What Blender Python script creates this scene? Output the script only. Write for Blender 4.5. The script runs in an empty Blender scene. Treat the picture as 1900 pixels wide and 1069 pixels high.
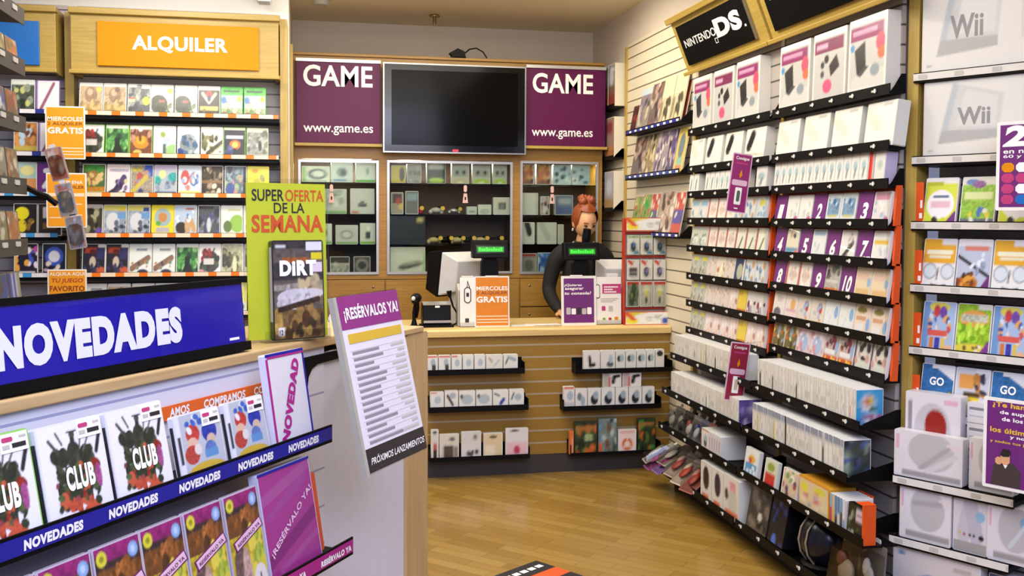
import bpy, math, random
import numpy as np
from mathutils import Matrix, Vector
random.seed(7)
SC = bpy.context.scene
COL = SC.collection

# ------------------------------------------------------------------ camera
FPX, CX, CY, CAMH = 1850.0, 950.0, 480.0, 1.6
_yaw, _pit, _roll = math.atan(380/FPX), math.atan(75/FPX), .0045
_fw = Vector((math.sin(_yaw)*math.cos(_pit), math.cos(_yaw)*math.cos(_pit), -math.sin(_pit)))
_r0 = Vector((math.cos(_yaw), -math.sin(_yaw), 0)); _u0 = _r0.cross(_fw)
_rt = _r0*math.cos(_roll)+_u0*math.sin(_roll); _up = _u0*math.cos(_roll)-_r0*math.sin(_roll)
CAM = Vector((0, 0, CAMH))
cd = bpy.data.cameras.new('camera'); cam = bpy.data.objects.new('camera', cd); COL.objects.link(cam)
cam.matrix_world = Matrix(((_rt.x, _up.x, -_fw.x, 0), (_rt.y, _up.y, -_fw.y, 0), (_rt.z, _up.z, -_fw.z, CAMH), (0, 0, 0, 1)))
cd.sensor_width = 36; cd.lens = 36*FPX/1900; cd.shift_y = -(534.5-CY)/1900; cd.clip_start = .05
SC.camera = cam

# ------------------------------------------------------------------ light and exposure
SC.view_settings.view_transform = 'Standard'; SC.view_settings.look = 'None'
SC.view_settings.gamma = 1; SC.view_settings.use_curve_mapping = False
SC.view_settings.exposure = 0.0
w = bpy.data.worlds.new('World'); SC.world = w; w.use_nodes = True
w.node_tree.nodes['Background'].inputs[0].default_value = (.62, .68, 1.0, 1)
w.node_tree.nodes['Background'].inputs[1].default_value = .30

def area(name, loc, target, sx, sy, power, col, spread=180):
    l = bpy.data.lights.new(name, 'AREA'); l.shape = 'RECTANGLE'; l.size = sx; l.size_y = sy
    l.energy = power; l.color = col; l.spread = math.radians(spread)
    o = bpy.data.objects.new(name, l); COL.objects.link(o); o.location = loc
    o.rotation_euler = (Vector(target)-Vector(loc)).to_track_quat('-Z', 'Y').to_euler(); return o
def spot(name, loc, target, power, col, ang=70, blend=.6, rad=.06):
    l = bpy.data.lights.new(name, 'SPOT'); l.energy = power; l.color = col; l.spot_size = math.radians(ang); l.spot_blend = blend; l.shadow_soft_size = rad
    o = bpy.data.objects.new(name, l); COL.objects.link(o); o.location = loc
    o.rotation_euler = (Vector(target)-Vector(loc)).to_track_quat('-Z', 'Y').to_euler(); return o
WARM = (1.0, .91, .74); NEUT = (1.0, .955, .87); DAY = (.57, .64, 1.0)
area('shopfront_daylight', (.3, -1.3, 3.35), (.2, 2.0, .8), 3.4, 1.5, 122, DAY, 120)
area('ceiling_light_sales', (.5, 3.4, 3.06), (.5, 3.4, 0), 2.4, 3.2, 84, NEUT)
area('added_ceiling_uplight', (.5, 4.2, 2.62), (.55, 4.9, 3.12), 1.6, 1.6, 26, NEUT)  # unseen fill light, added only to brighten the ceiling
area('ceiling_light_counter', (1.0, 6.2, 3.06), (1.0, 6.2, 0), 1.7, .7, 34, WARM)
area('ceiling_light_rental', (-.9, 5.2, 3.06), (-.9, 5.3, 0), 1.6, .7, 29, NEUT)
area('ceiling_light_entrance', (.9, 1.2, 3.06), (1.2, 1.6, 0), 2.0, 2.0, 40, NEUT)
for k, y in enumerate((6.3, 5.1, 4.0)):
    spot('downlight_right', (1.05, y, 3.05), (2.3, y, 2.2), 29, WARM, 95, .8)
spot('downlight_rental', (-.8, 5.3, 3.05), (-.75, 6.45, 2.2), 16, NEUT, 110, .8)

# ------------------------------------------------------------------ helpers
def lin(h):
    if not isinstance(h, str): return tuple(h)
    h = h.lstrip('#')
    if len(h) == 3: h = ''.join(c*2 for c in h)
    v = [int(h[i:i+2], 16)/255 for i in (0, 2, 4)]
    return tuple(c/12.92 if c <= .04045 else ((c+.055)/1.055)**2.4 for c in v)

MATS = {}
def mat(name, col='#888', rough=.5, metal=0., noise=.06, scale=30., emit=0., coat=0., spec=.5):
    if name in MATS: return MATS[name]
    m = bpy.data.materials.new(name); m.use_nodes = True; nt = m.node_tree; b = nt.nodes['Principled BSDF']
    c = lin(col)
    tc = nt.nodes.new('ShaderNodeTexCoord'); nz = nt.nodes.new('ShaderNodeTexNoise'); nz.inputs['Scale'].default_value = scale
    mx = nt.nodes.new('ShaderNodeMix'); mx.data_type = 'RGBA'
    mx.inputs[6].default_value = (*[x*(1-noise) for x in c], 1); mx.inputs[7].default_value = (*[min(1, x*(1+noise)) for x in c], 1)
    nt.links.new(tc.outputs['Object'], nz.inputs['Vector']); nt.links.new(nz.outputs[0], mx.inputs[0]); nt.links.new(mx.outputs[2], b.inputs['Base Color'])
    b.inputs['Roughness'].default_value = rough; b.inputs['Metallic'].default_value = metal
    b.inputs['Coat Weight'].default_value = coat; b.inputs['Specular IOR Level'].default_value = spec
    if emit: b.inputs['Emission Color'].default_value = (*c, 1); b.inputs['Emission Strength'].default_value = emit
    MATS[name] = m; return m

def wood(name, c1, c2, axis='x', rough=.42):
    if name in MATS: return MATS[name]
    m = bpy.data.materials.new(name); m.use_nodes = True; nt = m.node_tree; b = nt.nodes['Principled BSDF']
    tc = nt.nodes.new('ShaderNodeTexCoord'); mp = nt.nodes.new('ShaderNodeMapping')
    mp.inputs['Scale'].default_value = {'x': (1.5, 30, 30), 'z': (30, 30, 1.5)}[axis]
    nz = nt.nodes.new('ShaderNodeTexNoise'); nz.inputs['Scale'].default_value = 2.2; nz.inputs['Detail'].default_value = 5; nz.inputs['Distortion'].default_value = .6
    r = nt.nodes.new('ShaderNodeValToRGB'); r.color_ramp.elements[0].position = .3; r.color_ramp.elements[1].position = .7
    r.color_ramp.elements[0].color = (*lin(c1), 1); r.color_ramp.elements[1].color = (*lin(c2), 1)
    nt.links.new(tc.outputs['Object'], mp.inputs[0]); nt.links.new(mp.outputs[0], nz.inputs['Vector']); nt.links.new(nz.outputs[0], r.inputs[0]); nt.links.new(r.outputs[0], b.inputs['Base Color'])
    b.inputs['Roughness'].default_value = rough; MATS[name] = m; return m

def slat(name, base, groove, pitch, width, z0=0., c2=None, rough=.45):
    """board with horizontal grooves every `pitch` metres (world height)"""
    m = bpy.data.materials.new(name); m.use_nodes = True; nt = m.node_tree; b = nt.nodes['Principled BSDF']
    g = nt.nodes.new('ShaderNodeNewGeometry'); sp = nt.nodes.new('ShaderNodeSeparateXYZ'); nt.links.new(g.outputs['Position'], sp.inputs[0])
    a = nt.nodes.new('ShaderNodeMath'); a.operation = 'SUBTRACT'; a.inputs[1].default_value = z0; nt.links.new(sp.outputs[2], a.inputs[0])
    f = nt.nodes.new('ShaderNodeMath'); f.operation = 'FLOORED_MODULO'; f.inputs[1].default_value = pitch; nt.links.new(a.outputs[0], f.inputs[0])
    l = nt.nodes.new('ShaderNodeMath'); l.operation = 'LESS_THAN'; l.inputs[1].default_value = width; nt.links.new(f.outputs[0], l.inputs[0])
    tc = nt.nodes.new('ShaderNodeTexCoord'); mp = nt.nodes.new('ShaderNodeMapping'); mp.inputs['Scale'].default_value = (1.5, 1.5, 30)
    nz = nt.nodes.new('ShaderNodeTexNoise'); nz.inputs['Scale'].default_value = 2; nz.inputs['Detail'].default_value = 4
    nt.links.new(tc.outputs['Object'], mp.inputs[0]); nt.links.new(mp.outputs[0], nz.inputs['Vector'])
    m1 = nt.nodes.new('ShaderNodeMix'); m1.data_type = 'RGBA'; m1.inputs[6].default_value = (*lin(base), 1); m1.inputs[7].default_value = (*lin(c2 or base), 1)
    nt.links.new(nz.outputs[0], m1.inputs[0])
    m2 = nt.nodes.new('ShaderNodeMix'); m2.data_type = 'RGBA'; m2.inputs[7].default_value = (*lin(groove), 1)
    nt.links.new(m1.outputs[2], m2.inputs[6]); nt.links.new(l.outputs[0], m2.inputs[0]); nt.links.new(m2.outputs[2], b.inputs['Base Color'])
    b.inputs['Roughness'].default_value = rough; MATS[name] = m; return m

def art_material(name, rough, coat=0.):
    m = bpy.data.materials.new(name); m.use_nodes = True; nt = m.node_tree; b = nt.nodes['Principled BSDF']
    at = nt.nodes.new('ShaderNodeAttribute'); at.attribute_name = 'ink'
    tc = nt.nodes.new('ShaderNodeTexCoord'); nz = nt.nodes.new('ShaderNodeTexNoise'); nz.inputs['Scale'].default_value = 160
    mx = nt.nodes.new('ShaderNodeMix'); mx.data_type = 'RGBA'; mx.blend_type = 'MULTIPLY'; mx.inputs[0].default_value = .10
    nt.links.new(tc.outputs['Object'], nz.inputs['Vector']); nt.links.new(at.outputs['Color'], mx.inputs[6]); nt.links.new(nz.outputs[0], mx.inputs[7])
    nt.links.new(mx.outputs[2], b.inputs['Base Color']); b.inputs['Roughness'].default_value = rough; b.inputs['Coat Weight'].default_value = coat
    MATS[name] = m; return m
INK = art_material('printed_sleeve', .32, .15); PAPER = art_material('printed_card', .5)

WOOD = wood('maple_veneer', '#a4883a', '#b79b4c'); WOODZ = wood('maple_veneer_upright', '#a4883a', '#ba9e50', 'z')
OAK = wood('cabinet_oak', '#93691f', '#a97e32'); BLACK = mat('black_plastic', '#070607', .5, spec=.15); DARK = mat('dark_grey_metal', '#2b2826', .5)
WHITE = mat('white_laminate', '#e4e2e4', .45); CARD = mat('white_card', '#e9e6df', .55, noise=.02); ALU = mat('brushed_aluminium', '#b9b7b4', .35, .7)
LETW = mat('white_lettering', '#f2f0ec', .4, noise=.01); GREY = mat('warm_grey_plastic', '#b9b5ae', .5); PURPLE = mat('purple_board', '#560b40', .4, noise=.03, spec=.25)
STEEL = mat('satin_steel', '#9c9a97', .3, .9)
def gls(name, tint='#ffffff', a=.12):
    m = bpy.data.materials.new(name); m.use_nodes = True; nt = m.node_tree; nt.nodes.remove(nt.nodes['Principled BSDF'])
    t = nt.nodes.new('ShaderNodeBsdfTransparent'); g = nt.nodes.new('ShaderNodeBsdfGlossy'); g.inputs['Roughness'].default_value = .03
    t.inputs[0].default_value = (*lin(tint), 1); fr = nt.nodes.new('ShaderNodeFresnel'); fr.inputs[0].default_value = 1.45
    nz = nt.nodes.new('ShaderNodeTexNoise'); nz.inputs['Scale'].default_value = 3
    ad = nt.nodes.new('ShaderNodeMath'); ad.operation = 'MULTIPLY_ADD'; ad.inputs[1].default_value = .35; ad.inputs[2].default_value = a*.1; nt.links.new(fr.outputs[0], ad.inputs[0])
    mx = nt.nodes.new('ShaderNodeMixShader'); nt.links.new(ad.outputs[0], mx.inputs[0]); nt.links.new(t.outputs[0], mx.inputs[1]); nt.links.new(g.outputs[0], mx.inputs[2])
    nt.links.new(mx.outputs[0], nt.nodes['Material Output'].inputs[0]); MATS[name] = m; return m
GLASS = gls('clear_glass', '#f4f8f4', .02); ACRYL = gls('clear_acrylic', '#f6f6f4', .05)

class Fr:
    """upright working plane: s runs along it, d is the distance out from it, z is the height"""
    def __init__(self, o, x, z=0.):
        self.o = Vector((o[0], o[1], z)); self.x = Vector((x[0], x[1], 0)).normalized(); self.n = Vector((self.x.y, -self.x.x, 0))
        y = -self.n
        self.R = Matrix(((self.x.x, y.x, 0, 0), (self.x.y, y.y, 0, 0), (0, 0, 1, 0), (0, 0, 0, 1)))
    def at(self, s, d, z): return self.o+self.x*s+self.n*d+Vector((0, 0, z))
    def m(self, s, d, z, tilt=0., yaw=0., roll=0.):
        return Matrix.Translation(self.at(s, d, z)) @ self.R @ Matrix.Rotation(math.radians(yaw), 4, 'Z') @ Matrix.Rotation(math.radians(-tilt), 4, 'X') @ Matrix.Rotation(math.radians(roll), 4, 'Y')
L = Fr((0, 6.45), (1, 0)); B = Fr((0, 7.25), (1, 0)); K = Fr((0, 6.046), (1, 0)); W = Fr((0, 0), (1, 0))
R = Fr((2.3, 5.6), (0, -1)); E = Fr((2.312, 3.5), (.497, -.868)); N = Fr((0, 0), (.555, .832)); G = Fr((-.9, 3.5), (0, 1))

class MB:
    def __init__(s): s.v = []; s.f = []; s.mi = []; s.ms = []; s.col = None
    def _m(s, m):
        if m not in s.ms: s.ms.append(m)
        return s.ms.index(m)
    def add(s, vs, fs, m):
        o = len(s.v); s.v += [tuple(v) for v in vs]; i = s._m(m)
        for f in fs: s.f.append(tuple(o+k for k in f)); s.mi.append(i)
        return s
    def box(s, x0, x1, y0, y1, z0, z1, m):
        return s.add([(x0, y0, z0), (x1, y0, z0), (x1, y1, z0), (x0, y1, z0), (x0, y0, z1), (x1, y0, z1), (x1, y1, z1), (x0, y1, z1)],
                     [(0, 3, 2, 1), (4, 5, 6, 7), (0, 1, 5, 4), (1, 2, 6, 5), (2, 3, 7, 6), (3, 0, 4, 7)], m)
    def prism(s, poly, y0, y1, m):
        """outline in x,z (counter-clockwise seen from the front) extruded from y0 (front) to y1"""
        n = len(poly); vs = [(x, y0, z) for x, z in poly]+[(x, y1, z) for x, z in poly]
        return s.add(vs, [tuple(range(n)), tuple(range(2*n-1, n-1, -1))]+[(i, i+n, (i+1) % n+n, (i+1) % n) for i in range(n)], m)
    def prismx(s, poly, x0, x1, m):
        """outline in y,z extruded along x"""
        n = len(poly); vs = [(x0, y, z) for y, z in poly]+[(x1, y, z) for y, z in poly]
        return s.add(vs, [tuple(range(n)), tuple(range(2*n-1, n-1, -1))]+[(i, i+n, (i+1) % n+n, (i+1) % n) for i in range(n)], m)
    def rbox(s, x0, x1, y0, y1, z0, z1, m, c=.004):
        c = min(c, (x1-x0)*.3, (z1-z0)*.3)
        return s.prism([(x0+c, z0), (x1-c, z0), (x1, z0+c), (x1, z1-c), (x1-c, z1), (x0+c, z1), (x0, z1-c), (x0, z0+c)], y0, y1, m)
    def tube(s, pts, r, m, n=8, cap=True):
        pts = [Vector(p) for p in pts]; rs = r if isinstance(r, (list, tuple)) else [r]*len(pts); vs = []; fs = []
        for i, p in enumerate(pts):
            d = (pts[min(i+1, len(pts)-1)]-pts[max(i-1, 0)]).normalized()
            a = d.cross(Vector((0, 0, 1)) if abs(d.z) < .9 else Vector((1, 0, 0))).normalized(); b = d.cross(a)
            for k in range(n):
                t = 2*math.pi*k/n; vs.append(p+(a*math.cos(t)+b*math.sin(t))*rs[i])
        for i in range(len(pts)-1):
            for k in range(n): fs.append((i*n+k, i*n+(k+1) % n, (i+1)*n+(k+1) % n, (i+1)*n+k))
        if cap: fs.append(tuple(range(n-1, -1, -1))); fs.append(tuple(range((len(pts)-1)*n, len(pts)*n)))
        return s.add(vs, fs, m)
    def lathe(s, prof, m, c=(0, 0, 0), n=16):
        vs = []; fs = []
        for r, z in prof:
            for k in range(n): t = 2*math.pi*k/n; vs.append((c[0]+r*math.cos(t), c[1]+r*math.sin(t), c[2]+z))
        for i in range(len(prof)-1):
            for k in range(n): fs.append((i*n+k, i*n+(k+1) % n, (i+1)*n+(k+1) % n, (i+1)*n+k))
        fs.append(tuple(range(n-1, -1, -1))); fs.append(tuple(range((len(prof)-1)*n, len(prof)*n)))
        return s.add(vs, fs, m)
    def ball(s, c, rx, ry, rz, m, nu=14, nv=9, fn=None):
        vs = []; fs = []
        for j in range(nv+1):
            p = math.pi*j/nv
            for i in range(nu):
                t = 2*math.pi*i/nu; q = Vector((math.sin(p)*math.cos(t), math.sin(p)*math.sin(t), -math.cos(p)))
                k = fn(q) if fn else 1.
                vs.append((c[0]+q.x*rx*k, c[1]+q.y*ry*k, c[2]+q.z*rz*k))
        for j in range(nv):
            for i in range(nu): fs.append((j*nu+i, j*nu+(i+1) % nu, (j+1)*nu+(i+1) % nu, (j+1)*nu+i))
        return s.add(vs, fs, m)
    def mesh(s, name, smooth=False):
        me = bpy.data.meshes.new(name); me.from_pydata(s.v, [], s.f); me.validate(clean_customdata=False)
        for m in s.ms: me.materials.append(m)
        if len(me.polygons) == len(s.mi): me.polygons.foreach_set('material_index', s.mi)
        if smooth: me.polygons.foreach_set('use_smooth', [True]*len(me.polygons))
        if s.col is not None:
            a = me.attributes.new('ink', 'FLOAT_COLOR', 'POINT'); a.data.foreach_set('color', np.asarray(s.col, dtype=np.float32).ravel())
        me.update(); return me

USED = {}
def tag(o, label, cat, group=None):
    n = len(label.split())
    if n < 4 or n > 16: print('LABEL LENGTH', n, label)
    if label in USED and not (group and USED[label] == group): print('DUP LABEL', label)
    USED[label] = group
    o['label'] = label; o['category'] = cat
    if group: o['group'] = group
    return o
def empty(name, label, cat, M, group=None):
    o = bpy.data.objects.new(name, None); o.empty_display_size = .05; COL.objects.link(o); o.matrix_world = M
    return tag(o, label, cat, group)
def obj(name, mb, parent=None, M=None, smooth=False, bevel=0.):
    me = mb.mesh(name, smooth) if isinstance(mb, MB) else mb
    o = bpy.data.objects.new(name, me); COL.objects.link(o)
    if parent is not None: o.parent = parent
    if M is not None:
        if parent is not None: o.matrix_local = M
        else: o.matrix_world = M
    if bevel:
        b = o.modifiers.new('bevel', 'BEVEL'); b.width = bevel; b.segments = 2; b.limit_method = 'ANGLE'
    return o
def struct(name, mb, M=None, parent=None):
    o = obj(name, mb, parent, M)
    if parent is None: o['kind'] = 'structure'
    return o
def copytree(o, M, label, group, cat=None):
    c = o.copy(); COL.objects.link(c); c.matrix_world = M; c['label'] = ''
    tag(c, label, cat or o['category'], group)
    for ch in o.children:
        k = ch.copy(); COL.objects.link(k); k.parent = c; k.matrix_local = ch.matrix_local.copy()
        for g in ch.children:
            q = g.copy(); COL.objects.link(q); q.parent = k; q.matrix_local = g.matrix_local.copy()
    return c

_TX = {}
def text_raw(t, bold):
    key = (t, bold)
    if key not in _TX:
        c = bpy.data.curves.new('t', 'FONT'); c.body = t; c.offset = bold; c.space_character = 1+2.4*max(0, bold-.01); c.resolution_u = 4; c.align_x = 'LEFT'; c.space_line = .95
        o = bpy.data.objects.new('t', c); COL.objects.link(o); bpy.context.view_layer.update()
        me = bpy.data.meshes.new_from_object(o); v = np.empty(len(me.vertices)*3, np.float32); me.vertices.foreach_get('co', v); v = v.reshape(-1, 3)
        f = [tuple(p.vertices) for p in me.polygons]
        bpy.data.objects.remove(o); bpy.data.curves.remove(c); bpy.data.meshes.remove(me); _TX[key] = (v, f)
    return _TX[key]
def text(mb, t, x0, x1, z0, z1, m, y=-.001, bold=.02, shear=0., rot=0.):
    """lettering fitted exactly into x0..x1, z0..z1, facing -y, raised on the surface"""
    v, f = text_raw(t, bold); lo = v.min(0); hi = v.max(0); q = (v-lo)/np.maximum(hi-lo, 1e-6)
    P = []
    cx, cz = (x0+x1)/2, (z0+z1)/2; ca, sa = math.cos(rot), math.sin(rot)
    for a in q:
        x = x0+a[0]*(x1-x0)+shear*(a[1]-.5)*(z1-z0); z = z0+a[1]*(z1-z0)
        if rot: x, z = cx+(x-cx)*ca-(z-cz)*sa, cz+(x-cx)*sa+(z-cz)*ca
        P.append((x, y, z))
    mb.add(P, f, m); return mb

# ---- printed artwork: a small list of shapes painted onto a grid of mesh points
def paint(spec, nx, ny):
    X, Z = np.meshgrid((np.arange(nx)+.0)/(nx-1), (np.arange(ny)+.0)/(ny-1)); C = np.zeros((ny, nx, 3))
    parts = spec.split('|'); C[:] = lin(parts[0].strip())
    for p in parts[1:]:
        a = p.split(); k = a[0]
        if k in 'rel':
            q = [float(x) for x in a[1:5]]; c = lin(a[5])
            if k == 'r': M = (X >= q[0]) & (X <= q[2]) & (Z >= q[1]) & (Z <= q[3])
            elif k == 'e': M = ((X-q[0])/q[2])**2+((Z-q[1])/q[3])**2 < 1
            else:
                w_ = float(a[6]) if len(a) > 6 else .05; dx, dz = q[2]-q[0], q[3]-q[1]; LL = dx*dx+dz*dz
                t = np.clip(((X-q[0])*dx+(Z-q[1])*dz)/LL, 0, 1); M = (X-q[0]-t*dx)**2+(Z-q[1]-t*dz)**2 < w_*w_
            C[M] = c
        elif k == 'p':      # polygon
            q = [float(x) for x in a[1:-1]]; n_ = len(q)//2; M = np.zeros(X.shape, bool)
            for i in range(n_):
                x0, z0, x1, z1 = q[2*i], q[2*i+1], q[(2*i+2) % (2*n_)], q[(2*i+3) % (2*n_)]
                if z0 != z1: M ^= ((Z < z0) != (Z < z1)) & (X < x0+(Z-z0)*(x1-x0)/(z1-z0))
            C[M] = lin(a[-1])
        elif k == 'b':      # b seed count size x0 z0 x1 z1 colours...
            rg = random.Random(int(a[1])); q = [float(x) for x in a[4:8]]; s = float(a[3])
            for _ in range(int(a[2])):
                x, z = rg.uniform(q[0], q[2]), rg.uniform(q[1], q[3]); rx, rz, t = s*rg.uniform(.4, 1.2), s*rg.uniform(.4, 1.2), rg.uniform(0, 3)
                dx = (X-x)*math.cos(t)+(Z-z)*math.sin(t); dz = -(X-x)*math.sin(t)+(Z-z)*math.cos(t)
                C[(dx/rx)**2+(dz/rz)**2 < 1] = lin(rg.choice(a[8:]))
        elif k == 'g':      # soft change of printed colour from bottom to top
            c0, c1 = np.array(lin(a[1])), np.array(lin(a[2])); C[:] = c0+(c1-c0)*Z[..., None]
    if '|b ' in spec:       # busy printed picture: fine tonal variety of the artwork
        rg = np.random.default_rng(len(spec)*7+nx); g_ = 18 if nx < 160 else 40; k = rg.uniform(.68, 1.30, (g_*4//3, g_)); k = k[(Z*(g_*4//3-.01)).astype(int), (X*(g_-.01)).astype(int)][..., None]; C = np.where(C.max(-1, keepdims=True) < .52, np.clip(C*k, 0, 1), C)
    return C
def printed(mb, spec, x0, x1, z0, z1, y, nx, ny, m):
    C = paint(spec, nx*3, ny*3).reshape(ny, 3, nx, 3, 3).mean((1, 3)); vs = [(x0+(x1-x0)*i/(nx-1), y, z0+(z1-z0)*j/(ny-1)) for j in range(ny) for i in range(nx)]
    fs = [(j*nx+i, j*nx+i+1, (j+1)*nx+i+1, (j+1)*nx+i) for j in range(ny-1) for i in range(nx-1)]
    n0 = len(mb.v)
    if mb.col is None: mb.col = [(.5, .5, .5, 1)]*n0
    mb.col += [(.5, .5, .5, 1)]*(n0-len(mb.col)); mb.add(vs, fs, m); mb.col += [(*c, 1) for c in C.reshape(-1, 3)]
    return mb
def inked(mb, c, fn):
    """shapes added by fn get one printed colour"""
    if mb.col is None: mb.col = [(.5, .5, .5, 1)]*len(mb.v)
    mb.col += [(.5, .5, .5, 1)]*(len(mb.v)-len(mb.col)); n = len(mb.v); fn(); mb.col += [(*lin(c), 1)]*(len(mb.v)-n)
def packmesh(name, art, w, h, t, body='#e6e6e2', res=(26, 34), edge=.004, m=None, side=None):
    """a thin case or carton: chamfered body with a printed front; optional printed right side"""
    m = m or INK; mb = MB()
    inked(mb, body, lambda: mb.rbox(0, w, 0, t, 0, h, m, .004))
    printed(mb, art, edge, w-edge, edge, h-edge, -.0006, res[0], res[1], m)
    if side:
        n0 = len(mb.v); printed(mb, side, .003, t-.003, .004, h-.004, 0, 8, 10, m)
        for i in range(n0, len(mb.v)): x, y, z = mb.v[i]; mb.v[i] = (w+.0006, x, z)
    return mb.mesh(name)
ORD = ['first', 'second', 'third', 'fourth', 'fifth', 'sixth', 'seventh', 'eighth', 'ninth', 'tenth', 'eleventh', 'twelfth', 'thirteenth', 'fourteenth', 'fifteenth']
def labels(descs, row):
    out = []; cnt = {}
    for d in descs: cnt[d] = cnt.get(d, 0)+1
    seen = {}
    for d in descs:
        if cnt[d] == 1: out.append(f'{d}, {row}')
        else:
            k = seen.get(d, 0); seen[d] = k+1; out.append(f'{d}, {ORD[k]} of {cnt[d]} {row}')
    return out
# ================================================================== the room
def floor_mat():
    m = bpy.data.materials.new('oak_plank_floor'); m.use_nodes = True; nt = m.node_tree; b = nt.nodes['Principled BSDF']
    tc = nt.nodes.new('ShaderNodeTexCoord'); mp = nt.nodes.new('ShaderNodeMapping'); mp.inputs['Rotation'].default_value = (0, 0, math.radians(45))
    br = nt.nodes.new('ShaderNodeTexBrick'); br.offset = .37; br.inputs['Scale'].default_value = 1; br.inputs['Brick Width'].default_value = .42; br.inputs['Row Height'].default_value = .068
    br.inputs['Mortar Size'].default_value = .0012; br.inputs['Color1'].default_value = (*lin('#97732e'), 1); br.inputs['Color2'].default_value = (*lin('#ae8b45'), 1); br.inputs['Mortar'].default_value = (*lin('#7a5218'), 1)
    nz = nt.nodes.new('ShaderNodeTexNoise'); nz.inputs['Scale'].default_value = 3; m2 = nt.nodes.new('ShaderNodeMapping'); m2.inputs['Scale'].default_value = (2, 40, 1)
    mx = nt.nodes.new('ShaderNodeMix'); mx.data_type = 'RGBA'; mx.blend_type = 'MULTIPLY'; mx.inputs[0].default_value = .25
    nt.links.new(tc.outputs['Object'], mp.inputs[0]); nt.links.new(mp.outputs[0], br.inputs[0]); nt.links.new(mp.outputs[0], m2.inputs[0]); nt.links.new(m2.outputs[0], nz.inputs[0])
    nt.links.new(br.outputs[0], mx.inputs[6]); nt.links.new(nz.outputs[0], mx.inputs[7]); nt.links.new(mx.outputs[2], b.inputs['Base Color']); b.inputs['Roughness'].default_value = .22
    return m
CEIL = mat('ceiling_paint', '#ecdfc0', .8, noise=.02); PLAST = mat('wall_plaster', '#cfc3b4', .8, noise=.02); PLW = mat('white_wall_paint', '#f0eee8', .75, noise=.02)
SLATW = slat('shade_grey_slatwall', '#a8a09a', '#4c4642', .078, .009, .02); SLATL = slat('pale_slatwall', '#cac2be', '#6c6462', .078, .009, .02); SLATC = slat('cream_slatwall', '#d8cdb4', '#6c6252', .078, .009, .02); SLATK = slat('oak_slatwall_with_metal_inserts', '#8a6620', '#a8977c', .0775, .011, .031, '#a07a2c')  # shelf shade put into the grey slat colour; lit bays stay cream
struct('floor', MB().box(-4, 4.6, -2.2, 8, -.05, 0, floor_mat()))
struct('ceiling', MB().box(-4, 4.6, .2, 8, 3.12, 3.2, CEIL))
struct('wall_back', MB().box(-.2, 2.4, 7.94, 8.04, 0, 3.12, PLAST))
struct('wall_right', MB().box(2.3, 2.4, 3.59, 7.94, 0, 3.12, PLAST))
struct('wall_front', MB().box(0, 2.6, 0, .1, 0, 3.12, PLAST), E.m(0, -.22, 0))
struct('wall_left', MB().box(-4, -.11, 6.45, 6.55, 0, 3.12, PLW))
struct('wall_side', MB().box(-.2, -.11, 6.55, 7.94, 0, 3.12, PLAST))
# slatted panels fixed on the right wall
def slatpanel(name, label, F, s0, s1, z0, z1, d=.018, t=.018, m=None):
    M = F.m(s0, d, 0); o = empty(name, label, 'wall panel', M)
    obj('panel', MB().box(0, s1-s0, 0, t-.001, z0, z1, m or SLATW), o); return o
slatpanel('slatwall_panel', 'cream slatwall panel behind the magazines on the right wall', R, -1.36, -.02, .0, 2.86, m=SLATC)
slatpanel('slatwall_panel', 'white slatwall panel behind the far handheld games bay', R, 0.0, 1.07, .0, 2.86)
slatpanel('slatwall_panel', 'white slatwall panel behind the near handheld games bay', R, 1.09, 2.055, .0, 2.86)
slatpanel('slatwall_panel', 'white slatwall panel behind the boxes beside the purple sign', R, -2.3, -1.40, .0, 2.3, m=SLATC)
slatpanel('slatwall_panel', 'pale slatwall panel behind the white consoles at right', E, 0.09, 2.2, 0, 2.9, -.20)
slatpanel('slatwall_panel', 'white slatwall panel behind the rental game shelves', L, -1.345, -.16, 0, 2.86, m=SLATL)
slatpanel('slatwall_panel', 'white slatwall panel of the far left bay under the blue sign', L, -3.2, -1.40, 0, 2.86, m=SLATL)
def post(label, F, s, d, w, t, z1, m=WOODZ, z0=0):
    o = obj('upright_post', MB().rbox(0, w, 0, t, z0, z1, m, .006), None, F.m(s, d, 0)); return tag(o, label, 'wood post')
post('slim pale wood upright beside the magazine racks', R, -1.40, .03, .04, .028, 2.84)
post('wood upright between magazines and the far handheld bay', R, -.025, .045, .035, .044, 2.4)
post('wood upright between the two handheld game bays', R, 1.068, .03, .03, .029, 2.4)
post('wood upright post left of the white console boxes', E, -.036, -.012, .044, .10, 2.95)
post('wood post between the blue sign bay and the orange sign bay', L, -1.397, .12, .05, .10, 2.80)
post('wood post at the right end of the orange rental bay', L, -.158, .20, .044, .20, 2.80)
post('bright wood board at left end of the glass cabinets', B, -.109, .30, .018, .29, 2.77)

# ================================================================== ceiling fittings
M = Matrix.Translation((.94, 7.5, 3.12))
o = empty('fire_sprinkler', 'small brass sprinkler head on the ceiling above the screen', 'sprinkler', M)
obj('pipe', MB().lathe([(.010, -.075), (.012, -.06), (.012, 0)], mat('brass', '#8a6a3a', .35, .8)), o); obj('deflector', MB().lathe([(.038, -.016), (.040, -.008), (.03, 0)], MATS['brass']), o)
o = empty('smoke_detector', 'round grey smoke detector on the ceiling at left', 'smoke detector', Matrix.Translation((.1, 7.1, 3.12)))
obj('housing', MB().lathe([(.045, -.05), (.055, -.035), (.058, 0)], GREY), o); obj('base_ring', MB().lathe([(.065, -.012), (.065, 0)], GREY), o)
o = empty('wall_camera', 'white box spotlight above the orange rental sign', 'spotlight', L.m(-.25, .16, 2.90))
obj('housing', MB().rbox(-.045, .045, -.05, .06, 0, .1, WHITE, .012), o); obj('bracket', MB().box(-.015, .015, .06, .16, .04, .07, WHITE), o)

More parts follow.
